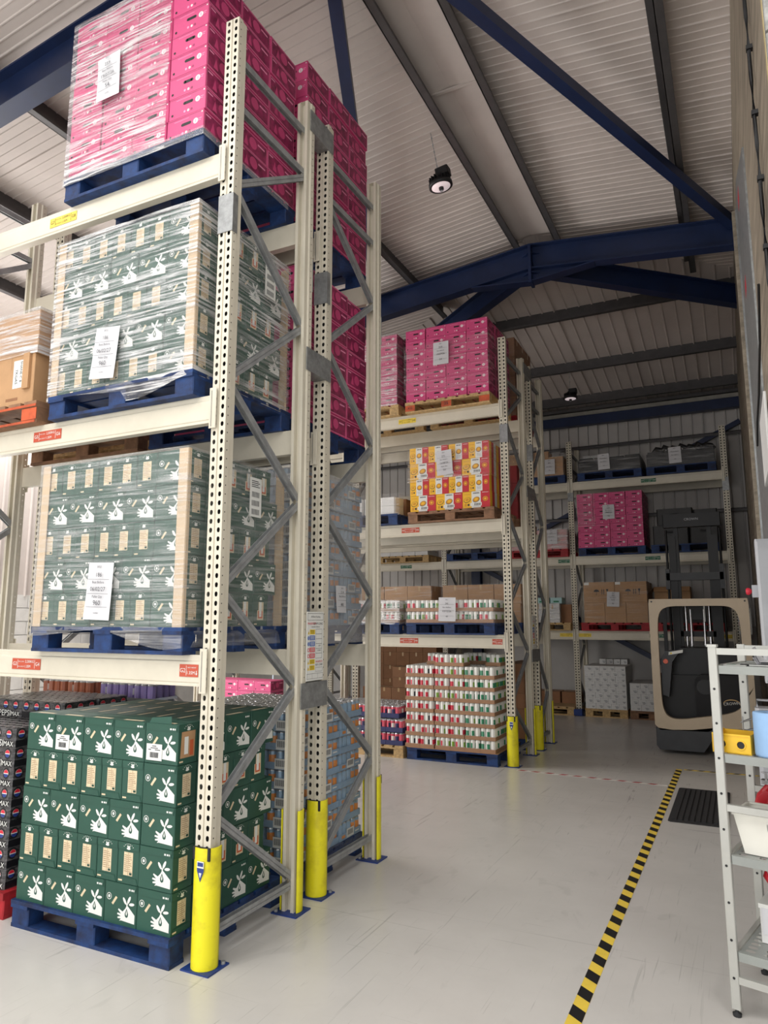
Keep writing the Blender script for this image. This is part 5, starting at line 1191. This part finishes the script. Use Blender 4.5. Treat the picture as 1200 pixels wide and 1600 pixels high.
MB().box(0, 1.2, 0, 1.0, 0, 0.01, mat('hardboard', (190, 158, 116), 0.7)).build('board_sheet', loc=(-4.02, EY, PH), label='flat board lying on the back-wall floor pallet', cat='board')
for i in range(3): kraft('brown_box', (0.34, 0.26, 0.44)[i], 0.4, 0.21, ((-3.0, -3.33, -3.7)[i], EY + 0.75, PH + 0.011), f'low brown box on the board-topped pallet, {ORD[i]} from the post', 'low brown boxes by the back wall', m=KRAFTD)
# third E bay
pallet(-5.7 - 1.2, EY, LVE[2], PWOOD, 'wood pallet with white packs in the far back-wall bay')
kraft_grid(-5.72, EY + 0.01, LVE[2] + PH, 0.29, 0.31, 0.12, 4, 2, 1, 'flat white pack', 'far back-wall bay', 'flat white packs in the far back-wall bay', m=WBOX)
pallet(-5.3, EY, LVE[2], PBLUE, 'blue pallet on the back-wall middle shelf near the blue column')
pallet(-5.6 - 1.2, EY, LVE[1], PWOOD, 'wood pallet on the low shelf of the far back-wall bay')
kraft_grid(-5.6, EY + 0.01, LVE[1] + PH, 0.4, 0.4, 0.3, 3, 2, 1, 'brown box', 'low shelf, far back-wall bay', 'brown boxes in the far back-wall bay', m=KRAFT)
kraft_grid(-5.55, EY + 0.01, 0, 0.3, 0.3, 0.27, 5, 2, 5, 'brown box', 'floor of the far back-wall bay', 'brown boxes on the far back-wall floor', m=KRAFTD)

# ================================================================== FORKLIFT
fk = thing('reach_truck', 'beige and black reach truck parked in front of the back-wall rack', 'forklift', (-0.49, 10.35, 0))
bp = [(-0.6, 0.10), (-0.56, 0.05), (-0.03, 0.05), (0.02, 0.12), (0.08, 0.22), (0.18, 0.27), (0.28, 0.25), (0.36, 0.16), (0.38, 0.05), (0.57, 0.05), (0.6, 0.1), (0.6, 0.36), (0.3, 0.37), (0.1, 0.365), (-0.15, 0.325), (-0.4, 0.31), (-0.6, 0.33)]
MB().prism(bp, 'y', 0.0, 1.15, TRUCKD).build('bumper_skirt', fk)
def sup(a, b, n, q):
    c, s = math.cos(q), math.sin(q); return (a * math.copysign(abs(c) ** (2 / n), c), b * math.copysign(abs(s) ** (2 / n), s))
def ring_panel(y0, y1, mtl):
    N = 72; inn, out = [], []
    for i in range(N):
        q = 2 * math.pi * (i + 0.5) / N
        ix, iz = sup(0.505, 0.745, 7, q); ix += -0.005; iz += 1.185
        if iz < 0.9: iz += 0.15 * max(0, min(1, (ix + 0.45) / 0.9)) ** 1.6 * (1 if iz < 0.6 else 0.5)
        ox, oz = sup(0.61, 0.86, 22, q); oz += 1.165
        if oz < 0.4: oz = 0.30 + (0.05 if ox > 0.05 else 0.02 * (ox + 0.6))
        ca, sa = math.cos(q), math.sin(q); tt = min(0.61 / max(abs(ca), 1e-6), 0.86 / max(abs(sa), 1e-6)); ox, oz = ca * tt, sa * tt + 1.165
        if oz < 0.42 and abs(ox) < 0.605: oz = 0.30 + (0.05 if ox > 0.05 else 0.02 * (ox + 0.6))
        inn.append((ix, iz)); out.append((ox, oz))
    for cx_, cz_ in ((0.61, 2.025), (-0.61, 2.025)):
        b_ = min(range(N), key=lambda i: (out[i][0] - cx_) ** 2 + (out[i][1] - cz_) ** 2); out[b_] = (cx_ * 0.985, cz_)
    mb = MB(); vs = []
    for yy in (y0, y1):
        for p in out: vs.append((p[0], yy, p[1]))
        for p in inn: vs.append((p[0], yy, p[1]))
    fs = []
    for i in range(N):
        j = (i + 1) % N
        fs += [(i, j, N + j, N + i), (2 * N + i, 3 * N + i, 3 * N + j, 2 * N + j), (i, 2 * N + i, 2 * N + j, j), (N + i, N + j, 3 * N + j, 3 * N + i)]
    return mb.add(vs, fs, mtl)
ring_panel(0.0, 0.09, BEIGE).build('cab_frame', fk)
for bx, bz in ((-0.57, 1.99), (0.57, 1.99)): MB().lathe([(0.012, -0.004), (0.012, 0.0)], TRUCKD, 8, (bx, 0, bz), 'y').build('bolt', fk)
MB().box(-0.56, 0.56, 0.35, 1.1, 0.33, 1.0, BLACK, 0.05).build('power_unit', fk)
MB().prism([(-0.46, 0.95), (0.5, 0.95), (0.5, 1.3), (0.35, 1.36), (-0.28, 1.36), (-0.38, 1.28)], 'y', 0.42, 1.05, MAST).build('instrument_hood', fk)
MB().prism([(-0.1, 0.45), (0.5, 0.45), (0.5, 1.02), (-0.02, 1.02), (-0.1, 0.95)], 'y', 0.2, 0.36, RUBBER).build('knee_pad', fk)
MB().lathe([(0.1, 0.0), (0.1, 0.012), (0.085, 0.014)], MAST, 20, (0.02, 0.185, 0.86), 'y').build('round_cap', fk)
lc = MB().prism([(-0.5, 0.75), (-0.42, 0.72), (-0.36, 1.18), (-0.25, 1.34), (-0.44, 1.33), (-0.5, 1.2)], 'y', 0.1, 0.3, TRUCKD).build('control_console', fk)
MB().lathe([(0.034, 0.0), (0.03, -0.012)], mat('button_orange', (230, 96, 60), 0.4, var=0), 12, (-0.44, 0.1, 1.19), 'y').build('stop_button', lc)
MB().add([(-0.40, 0.095, 1.275), (-0.22, 0.095, 1.31), (-0.215, 0.095, 1.35), (-0.395, 0.095, 1.315)], [(0, 1, 2, 3)], WHITE).add([(-0.385, 0.094, 1.285), (-0.35, 0.094, 1.292), (-0.365, 0.094, 1.315)], [(0, 1, 2)], SYEL).build('warning_sticker', lc)
mb = MB(); f = Face(mb, (0.33, 0.195, 0.66), (1, 0, 0), (0, 0, 1), (0, -1, 0))
for i in range(18):
    q0, q1 = R(-30 + i * 14), R(-30 + (i + 1) * 14); w0, w1 = 0.012 * math.sin(math.pi * i / 18), 0.012 * math.sin(math.pi * (i + 1) / 18)
    f.p([(0.1 * math.cos(q0), 0.055 * math.sin(q0)), (0.1 * math.cos(q1), 0.055 * math.sin(q1)), ((0.1 - w1) * math.cos(q1), (0.055 - w1) * math.sin(q1)), ((0.1 - w0) * math.cos(q0), (0.055 - w0) * math.sin(q0))], mat('emblem_gold', (206, 170, 110), 0.4, var=0))
em = mb.build('emblem', fk); write('CROWN', 0.05, WHITE, em, (0.33, 0.19, 0.66), tilt=R(-6))
for wx in (0.19,): MB().lathe([(0.13, -0.06), (0.145, -0.05), (0.145, 0.05), (0.13, 0.06)], WHEEL, 20, (wx, 0.25, 0.145), 'x').build('drive_wheel', fk)
for wx in (-0.45, 0.5): MB().lathe([(0.09, -0.05), (0.1, -0.04), (0.1, 0.04), (0.09, 0.05)], RUBBER, 16, (wx, 0.9, 0.1), 'x').build('load_wheel', fk)
for px_ in (-0.5, 0.52): MB().box(px_ - 0.025, px_ + 0.025, 1.0, 1.05, 0.9, 1.98, TRUCKD).build('guard_post', fk)
MB().box(-0.55, 0.55, 0.09, 1.1, 1.985, 2.02, TRUCKD).build('overhead_guard', fk) if False else None
for q in range(4): MB().box(-0.53, 0.53, 0.2 + q * 0.25, 0.235 + q * 0.25, 1.99, 2.02, TRUCKD).build('overhead_guard_bar', fk)
for side in (-0.53, 0.53): MB().box(side - 0.02, side + 0.02, 0.09, 1.05, 1.985, 2.02, TRUCKD).build('overhead_guard_rail', fk)
ms = thing_p = put('mast', None, fk, (-0.06, 1.15, 0))
for sx in (-1, 1):
    x_ = sx * 0.29
    MB().box(x_ - 0.05, x_ + 0.05, 0.0, 0.02, 0.3, 3.0, MAST).box(x_ - 0.05 if sx < 0 else x_ + 0.03, x_ - 0.03 if sx < 0 else x_ + 0.05, 0.02, 0.15, 0.3, 3.0, MAST).box(x_ - 0.05, x_ + 0.05, 0.15, 0.17, 0.3, 3.0, MAST).build('mast_channel', ms)
    MB().box(x_ - sx * 0.06 - 0.03, x_ - sx * 0.06 + 0.03, 0.03, 0.14, 0.5, 3.15, MAST).build('inner_channel', ms)
    MB().lathe([(0.018, 0.9), (0.018, 3.1)], MAST, 10, (x_ + sx * 0.08, 0.05, 0)).build('hose', ms)
    MB().lathe([(0.025, 0.5), (0.025, 2.0)], HYD, 10, (x_ - sx * 0.13, 0.07, 0)).build('lift_cylinder', ms)
MB().box(-0.4, 0.4, -0.04, 0.1, 3.13, 3.33, MAST, 0.01).build('top_crosshead', ms); write('CROWN', 0.05, CAB, ms, (0.0, -0.042, 3.24))
MB().box(-0.4, 0.4, -0.05, 0.08, 2.33, 2.44, TRUCKD, 0.01).box(-0.4, -0.34, -0.05, 0.08, 2.2, 2.5, TRUCKD).box(0.34, 0.4, -0.05, 0.08, 2.2, 2.56, TRUCKD).build('mid_crosshead', ms)
MB().box(-0.3, 0.3, 0.03, 0.12, 1.5, 1.58, MAST).build('lower_crosshead', ms)
for q in (-0.09, 0.09): MB().lathe([(0.02, 0.4), (0.02, 1.9)], HYD, 10, (q, -0.02, 0)).build('free_lift_cylinder', ms)
MB().box(-0.1, 0.1, -0.03, 0.05, 1.75, 1.95, MAST).build('cylinder_head', ms)
MB().box(0.09, 0.11, -0.06, -0.05, 1.72, 2.0, WHITE).build('height_marker', ms)
for q in (-0.25, 0.25): MB().box(q - 0.05, q + 0.05, 0.2, 0.24, 0.06, 0.6, MAST).box(q - 0.05, q + 0.05, 0.24, 1.25, 0.06, 0.1, MAST).build('fork', ms)
for q in (-0.5, 0.5): MB().box(q - 0.06, q + 0.06, 1.1, 1.9, 0.06, 0.22, TRUCKD).build('straddle_leg', fk)

# ================================================================== TROLLEY
tr = thing('shelf_trolley', 'pale aluminium shelf trolley at the picture edge', 'shelf unit', (-0.125, 3.8, 0), R(-14.3))
LT, DT, HT = 0.95, 0.5, 1.62
def tpost(x, y):
    p = MB().box(x - 0.02, x + 0.02, y - 0.0125, y + 0.0125, 0.03, HT, ALU, 0.003).build('post', tr)
    hm = MB().lathe([(0.006, -0.0005), (0.006, -0.0015)], BLACK, 8, (0, 0, 0), 'y').mesh('peg_hole')
    z = 0.16
    while z < 1.58: put('peg_hole', hm, p, (x, y - 0.0125, z)); z += 0.158
    MB().lathe([(0.018, 0.0), (0.02, 0.012), (0.008, 0.016), (0.008, 0.04)], RUBBER, 12, (x, y, 0)).build('foot', p)
for x_ in (0, LT):
    for y_ in (0, DT): tpost(x_, y_)
def tshelf(z, holes, rail):
    s = MB()
    if holes:
        nx, ny = 12, 10
        W, D = LT - 0.05, DT - 0.04; cw, cd = W / nx, D / ny
        for i in range(nx):
            for j in range(ny):
                cx_, cy_ = 0.025 + (i + .5) * cw, 0.02 + (j + .5) * cd; vs = []
                for a, b in [(0, -.5), (.5, -.5), (.5, 0), (.5, .5), (0, .5), (-.5, .5), (-.5, 0), (-.5, -.5)]: vs.append((cx_ + a * cw, cy_ + b * cd, z))
                for q in range(8): an = -math.pi / 2 + q * math.pi / 4; vs.append((cx_ + 0.3 * cw * math.cos(an), cy_ + 0.32 * cd * math.sin(an), z))
                s.add(vs, [[q, (q + 1) % 8, 8 + (q + 1) % 8, 8 + q] for q in range(8)], ALUD)
    else: s.box(0.022, LT - 0.022, 0.015, DT - 0.015, z - 0.006, z, ALUD)
    s.box(0.022, LT - 0.022, -0.012, 0.015, z - 0.034, z + 0.004, ALUD, 0.006); s.box(0.022, LT - 0.022, DT - 0.015, DT + 0.012, z - 0.034, z + 0.004, ALUD, 0.006)
    s.box(0.0, 0.022, 0.013, DT - 0.013, z - 0.03, z + 0.004, ALU)
    o = s.build('shelf', tr)
    if rail:
        for y_ in (0, DT): MB().box(0.02, LT - 0.02, y_ - 0.014, y_ + 0.012, rail, rail + 0.03, ALU).build('rail', o)
tshelf(1.53, False, 1.585); tshelf(1.125, True, 0); tshelf(0.68, True, 0.875); tshelf(0.27, True, 0.14)
MB().box(-0.022, 0.022, -0.016, 0.016, HT, HT + 0.012, ALU).build('post_cap', tr)
def onT(x, y, z): # trolley coordinates to the room
    c, s = math.cos(R(-14.3)), math.sin(R(-14.3)); return (-0.125 + x * c - y * s, 3.8 + x * s + y * c, z)
RT = R(-14.3)
ty = thing('yellow_box', 'yellow storage tray with two round holes on the trolley', 'tray', onT(0.012, 0.04, 1.126), RT)
mb = MB(); 
def holed(mb, x0, x1, z0, z1, y_, holes, r, m):
    N = 16; k = len(holes); seg = (x1 - x0) / k
    for i, hx in enumerate(holes):
        a0, a1 = x0 + seg * i, x0 + seg * (i + 1); zc = (z0 + z1) / 2; vs = []
        for q in range(N):
            an = 2 * math.pi * q / N; c, s_ = math.cos(an), math.sin(an); t = min((a1 - hx if c > 0 else hx - a0) / max(abs(c), 1e-6), (z1 - zc) / max(abs(s_), 1e-6))
            vs.append((hx + c * t, y_, zc + s_ * t))
        for q in range(N): an = 2 * math.pi * q / N; vs.append((hx + r * math.cos(an), y_, zc + r * math.sin(an)))
        mb.add(vs, [[q, (q + 1) % N, N + (q + 1) % N, N + q] for q in range(N)], m)
holed(mb, -0.05, 0.115, 0, 0.085, 0, (-0.008, 0.074), 0.017, TYEL)
mb.box(-0.05, 0.115, 0.0, 0.2, 0, 0.004, TYEL).box(-0.05, 0.115, 0.196, 0.2, 0, 0.085, TYEL).box(-0.052, -0.05, -0.003, 0.2, 0, 0.09, TYEL).box(0.115, 0.117, -0.003, 0.2, 0, 0.09, TYEL).box(-0.052, 0.117, -0.004, 0.0, 0.082, 0.09, TYEL)
mb.build('tray_body', ty)
for hx in (-0.008, 0.074):
    rg = MB(); rg.lathe([(0.017, 0.0), (0.022, 0.0), (0.022, -0.005), (0.017, -0.005), (0.017, 0.0)], TYEL, 16, (hx, 0, 0.0425), 'y', False); rg.lathe([(0.0175, 0.002), (0.0175, 0.02)], BLACK, 16, (hx, 0, 0.0425), 'y'); rg.build('hole_rim', ty)
br_ = thing('paper_roll', 'blue paper towel roll on the trolley beside the yellow tray', 'paper roll', onT(0.215, 0.075, 1.13), RT)
MB().lathe([(0.022, 0.0), (0.075, 0.0), (0.077, 0.01), (0.077, 0.19), (0.075, 0.195), (0.022, 0.195), (0.022, 0.0)], BROLL, 28).build('roll_body', br_)
wk = thing('wire_basket', 'grey wire basket behind the yellow tray', 'basket', onT(0.17, 0.33, 1.127), RT)
for k in range(3): MB().tube([(-0.13, -0.08, 0.02 + k * 0.05), (-0.05, -0.1, 0.05 + k * 0.05), (0.05, -0.1, 0.05 + k * 0.05), (0.13, -0.08, 0.02 + k * 0.05), (0.13, 0.08, 0.02 + k * 0.05), (-0.13, 0.08, 0.02 + k * 0.05), (-0.13, -0.08, 0.02 + k * 0.05)], 0.004, BRACE, 6).build('wire', wk)
for q in (-0.12, 0, 0.12): MB().tube([(q, -0.09, 0.0), (q, -0.09, 0.15)], 0.003, BRACE, 6).build('wire', wk)
MB().lathe([(0.02, 0), (0.036, 0.02), (0.05, 0.075), (0.047, 0.075), (0.034, 0.022)], GALV, 18).build('steel_scoop', loc=onT(0.05, 0.30, 1.127), label='small steel cup behind the trolley post', cat='cup')
# white tub
tb = thing('white_tub', 'white plastic tub with a hand slot on the trolley', 'tub', onT(0.22, 0.17, 0.684), RT)
mb = MB()
def tubwall(y_, slot):
    b0, b1, t0, t1, h_ = -0.155, 0.155, -0.19, 0.19, 0.175
    yb = y_ * 0.85
    P = lambda u, v: ((b0 + (b1 - b0) * u) * (1 - v) + (t0 + (t1 - t0) * u) * v, yb * (1 - v) + y_ * v, h_ * v)
    if not slot: mb.add([P(0, 0), P(1, 0), P(1, 1), P(0, 1)], [(0, 1, 2, 3)], TUBW); return
    us = (0, 0.36, 0.64, 1); vs_ = (0, 0.66, 0.84, 1)
    for i in range(3):
        for j in range(3):
            if i == 1 and j == 1: continue
            mb.add([P(us[i], vs_[j]), P(us[i + 1], vs_[j]), P(us[i + 1], vs_[j + 1]), P(us[i], vs_[j + 1])], [(0, 1, 2, 3)], TUBW)
tubwall(-0.13, True); tubwall(0.13, False)
for sx in (-1, 1): mb.add([(sx * 0.155, -0.11, 0), (sx * 0.155, 0.11, 0), (sx * 0.19, 0.13, 0.175), (sx * 0.19, -0.13, 0.175)], [(0, 1, 2, 3)], TUBW)
mb.add([(-0.155, -0.11, 0.001), (0.155, -0.11, 0.001), (0.155, 0.11, 0.001), (-0.155, 0.11, 0.001)], [(0, 1, 2, 3)], TUBW)
for y_ in (-0.13, 0.13): mb.box(-0.196, 0.196, y_ - 0.006, y_ + 0.006, 0.17, 0.178, TUBW)
for sx in (-1, 1): mb.box(sx * 0.19 - 0.006, sx * 0.19 + 0.006, -0.13, 0.13, 0.17, 0.178, TUBW)
mb.build('tub_shell', tb)
MB().box(-0.12, -0.02, -0.09, 0.05, 0.005, 0.165, WHITE).box(-0.115, -0.04, -0.092, -0.09, 0.15, 0.162, GPLAS).build('packet', loc=onT(0.22, 0.17, 0.69), rz=RT, label='white and green packet inside the white tub', cat='packet')
# tape guns behind the tub on a small inner deck
def tape_gun(x, y, z, label, rz=0):
    t = thing('tape_gun', label, 'tape dispenser', onT(x, y, z), RT + rz, 'red tape guns on the trolley')
    MB().tube([(0.0, 0, 0.0), (0.02, 0, 0.07), (0.06, 0, 0.12), (0.1, 0, 0.1), (0.11, 0, 0.03), (0.09, 0, 0.0)], 0.018, RPLAS, 10).build('body', t)
    MB().lathe([(0.045, -0.02), (0.05, -0.02), (0.05, 0.02), (0.045, 0.02)], RPLAS, 18, (0.06, 0, 0.05), 'y').build('tape_hub', t)
    MB().box(0.03, 0.075, -0.02, 0.02, 0.13, 0.15, HYD).box(0.048, 0.056, -0.006, 0.006, 0.15, 0.18, HYD).box(0.03, 0.075, -0.004, 0.004, 0.178, 0.186, HYD).build('metal_blade', t)
dk = MB().box(0.03, 0.55, 0.33, 0.485, 0.80, 0.806, ALUD).box(0.03, 0.04, 0.33, 0.485, 0.684, 0.80, ALUD).box(0.54, 0.55, 0.33, 0.485, 0.684, 0.80, ALUD).build('inner_deck', tr)
tape_gun(0.045, 0.40, 0.808, 'red tape gun nearest the trolley rear post'); tape_gun(0.105, 0.36, 0.808, 'second red tape gun beside the green strap coil'); tape_gun(0.20, 0.42, 0.808, 'red tape gun deepest on the trolley')
MB().tube([(0.065 * math.cos(q), 0.05 * math.sin(q), 0.015 + 0.003 * i) for i, q in enumerate([2 * math.pi * j / 14 for j in range(29)])], 0.014, GPLAS, 8).build('strap_coil', loc=onT(0.2, 0.345, 0.81), rz=RT, label='green strap coil lying in front of the red tape guns', cat='strap')
# lower shelf: white box and red handle
wbx = thing('file_box', 'white card box with a handwritten lid on the bottom trolley shelf', 'box', onT(0.23, 0.30, 0.273), RT)
MB().box(-0.15, 0.15, -0.13, 0.13, 0, 0.15, WBOX, 0.003).build('box_body', wbx); l = MB().box(-0.155, 0.155, -0.134, 0.134, 0.15, 0.17, WHITE, 0.003).build('lid', wbx)
MB().add([(-0.14, -0.136, 0.04), (0.12, -0.136, 0.035), (0.12, -0.136, 0.15), (-0.14, -0.136, 0.155)], [(0, 1, 2, 3)], PAPER).build('paper_sheet', wbx); write('35  5', 0.035, INK, wbx, (-0.03, -0.1375, 0.1), tilt=R(20))
MB().tube([(-0.06, 0, 0.1), (-0.065, 0, 0.03), (-0.05, 0, 0.006), (0.03, 0, -0.002), (0.09, 0, 0.002), (0.11, 0, 0.03), (0.11, 0, 0.1)], 0.012, RPLAS, 10).build('red_handle', loc=onT(0.2, 0.1, 0.56), rz=RT, label='red bent handle hanging under the white tub shelf', cat='handle')
# papers on top
for i, (a, c) in enumerate(((0.0, 0.0), (0.1, 0.02), (0.22, 0.035))):
    o = MB().add([(0, -0.05, 0.0), (0.2, -0.05, 0.0), (0.2, 0.1, 0.004), (0, 0.1, 0.004), (-0.03, -0.02, 0.03 + c), (-0.03, 0.09, 0.035 + c)], [(0, 1, 2, 3), (0, 3, 5, 4)], PAPER).build('loose_paper', loc=onT(0.16, 0.2, 1.536 + i * 0.006), rz=RT - 0.1 + a, label=f'curled white paper sheet, {("lowest", "middle", "topmost")[i]} on the trolley top', cat='paper', group='papers on the trolley top')
MB().box(0, 0.22, -0.01, 0.01, 0, 0.008, BLACK).box(0.04, 0.2, -0.012, -0.01, 0.001, 0.007, WHITE).build('marker_pen', loc=onT(0.1, 0.08, 1.532), rz=RT, label='black and white marker under the trolley top rail', cat='pen')
MB().box(0, 0.1, 0, 0.06, 0, 0.004, WHITE).box(0.01, 0.05, 0.01, 0.04, 0.004, 0.0045, CTEAL).build('label_card', loc=onT(0.03, 0.05, 1.532), rz=RT, label='white card with green marks on the trolley top', cat='card')

# ================================================================== WALL FITTINGS
cab = thing('switch_cabinet', 'grey electrical cabinet on the partition wall above the trolley', 'cabinet', (0.155, 6.5, 1.25))
MB().box(0, 0.45, 0, 0.25, 0, 1.15, CAB, 0.01).build('cabinet_body', cab); MB().box(0.01, 0.44, -0.015, 0, 0.02, 1.13, CAB, 0.008).build('cabinet_door', cab)
MB().box(0.06, 0.2, -0.07, -0.015, 0.45, 0.62, WBOX, 0.006).build('control_unit', cab); MB().box(0.05, 0.3, -0.08, -0.015, -0.0 + 0.08, 0.2, WBOX, 0.006).build('lower_unit', cab)
sb = thing('stop_button', 'red emergency stop button beside the grey cabinet', 'button', (0.14, 6.62, 1.98))
MB().box(-0.03, 0.02, -0.04, 0.04, -0.05, 0.05, CAB).build('button_box', sb); MB().lathe([(0.012, 0.0), (0.03, -0.02), (0.03, -0.035), (0.02, -0.045)], SRED, 14, (-0.03, 0, 0), 'x').build('button_cap', sb)
MB().box(0.235, 0.252, 5.0, 5.85, 2.72, 3.2, WBOX, 0.004).build('notice_board', label='cream board fixed high on the partition edge', cat='board')
jc = thing('grey_container', 'grey plastic container on the floor behind the trolley', 'container', (0.14, 7.1, 0.0))
MB().box(-0.07, 0.2, -0.1, 0.1, 0, 1.0, CAB, 0.03).build('container_body', jc); MB().tube([(-0.05, 0, 0.98), (-0.05, 0, 1.06), (0.12, 0, 1.06), (0.12, 0, 0.98)], 0.012, CAB).build('container_handle', jc)

# ================================================================== HIGH-BAY LAMPS
def highbay(x, y, zc, ztop, label, s=1.0):
    t = thing('high_bay_lamp', label, 'lamp', (x, y, zc), 0, 'high-bay lamps')
    t.rotation_euler = (R(6), R(-8), 0) if s == 1 else (0, 0, 0)
    MB().lathe([(0.10, 0.0), (0.125, 0.0), (0.125, 0.035), (0.11, 0.045), (0.06, 0.05)], BLACK, 28).build('rim', t)
    fin = MB().box(0.05, 0.115, -0.003, 0.003, 0.045, 0.10, BLACK).mesh('fin')
    for i in range(18): put('fin', fin, t, (0, 0, 0), 2 * math.pi * i / 18)
    MB().lathe([(0.06, 0.045), (0.062, 0.12), (0.05, 0.14), (0.015, 0.15)], BLACK, 20).build('heat_sink', t)
    MB().box(-0.02, 0.12, -0.06, 0.06, 0.1, 0.18, BLACK, 0.01).build('driver_box', t)
    lens = mat('lamp_lens_lit', (235, 214, 216), 0.3, var=0)
    b_ = lens.node_tree.nodes['Principled BSDF']; b_.inputs['Emission Color'].default_value = (1, 0.86, 0.88, 1); b_.inputs['Emission Strength'].default_value = 0.35
    MB().lathe([(0.02, -0.006), (0.099, -0.003), (0.099, 0.004)], lens, 28).build('lens', t)
    MB().lathe([(0.026, -0.008), (0.026, -0.03), (0.018, -0.045)], BLACK, 16).build('sensor', t)
    MB().lathe([(0.019, -0.0452), (0.019, -0.0462)], CAB, 12).build('sensor_window', t)
    ch = MB(); L = ztop - zc - 0.18; n = max(6, int(L / 0.04))
    for i in range(n):
        z0 = 0.18 + L * i / n; z1 = 0.18 + L * (i + 0.85) / n
        if i % 2: ch.box(-0.006, 0.006, -0.002, 0.002, z0, z1, BRACE)
        else: ch.box(-0.002, 0.002, -0.006, 0.006, z0, z1, BRACE)
    ch.build('hanging_chain', t)
highbay(-2.5, 6.38, 6.24, zs(-2.5) + 0.02, 'black high-bay lamp on a chain above the aisle')
highbay(-2.52, 12.82, 5.78, zb(12.82) + 0.02, 'small distant high-bay lamp before the back wall', 0.9)

bpy.context.view_layer.update()
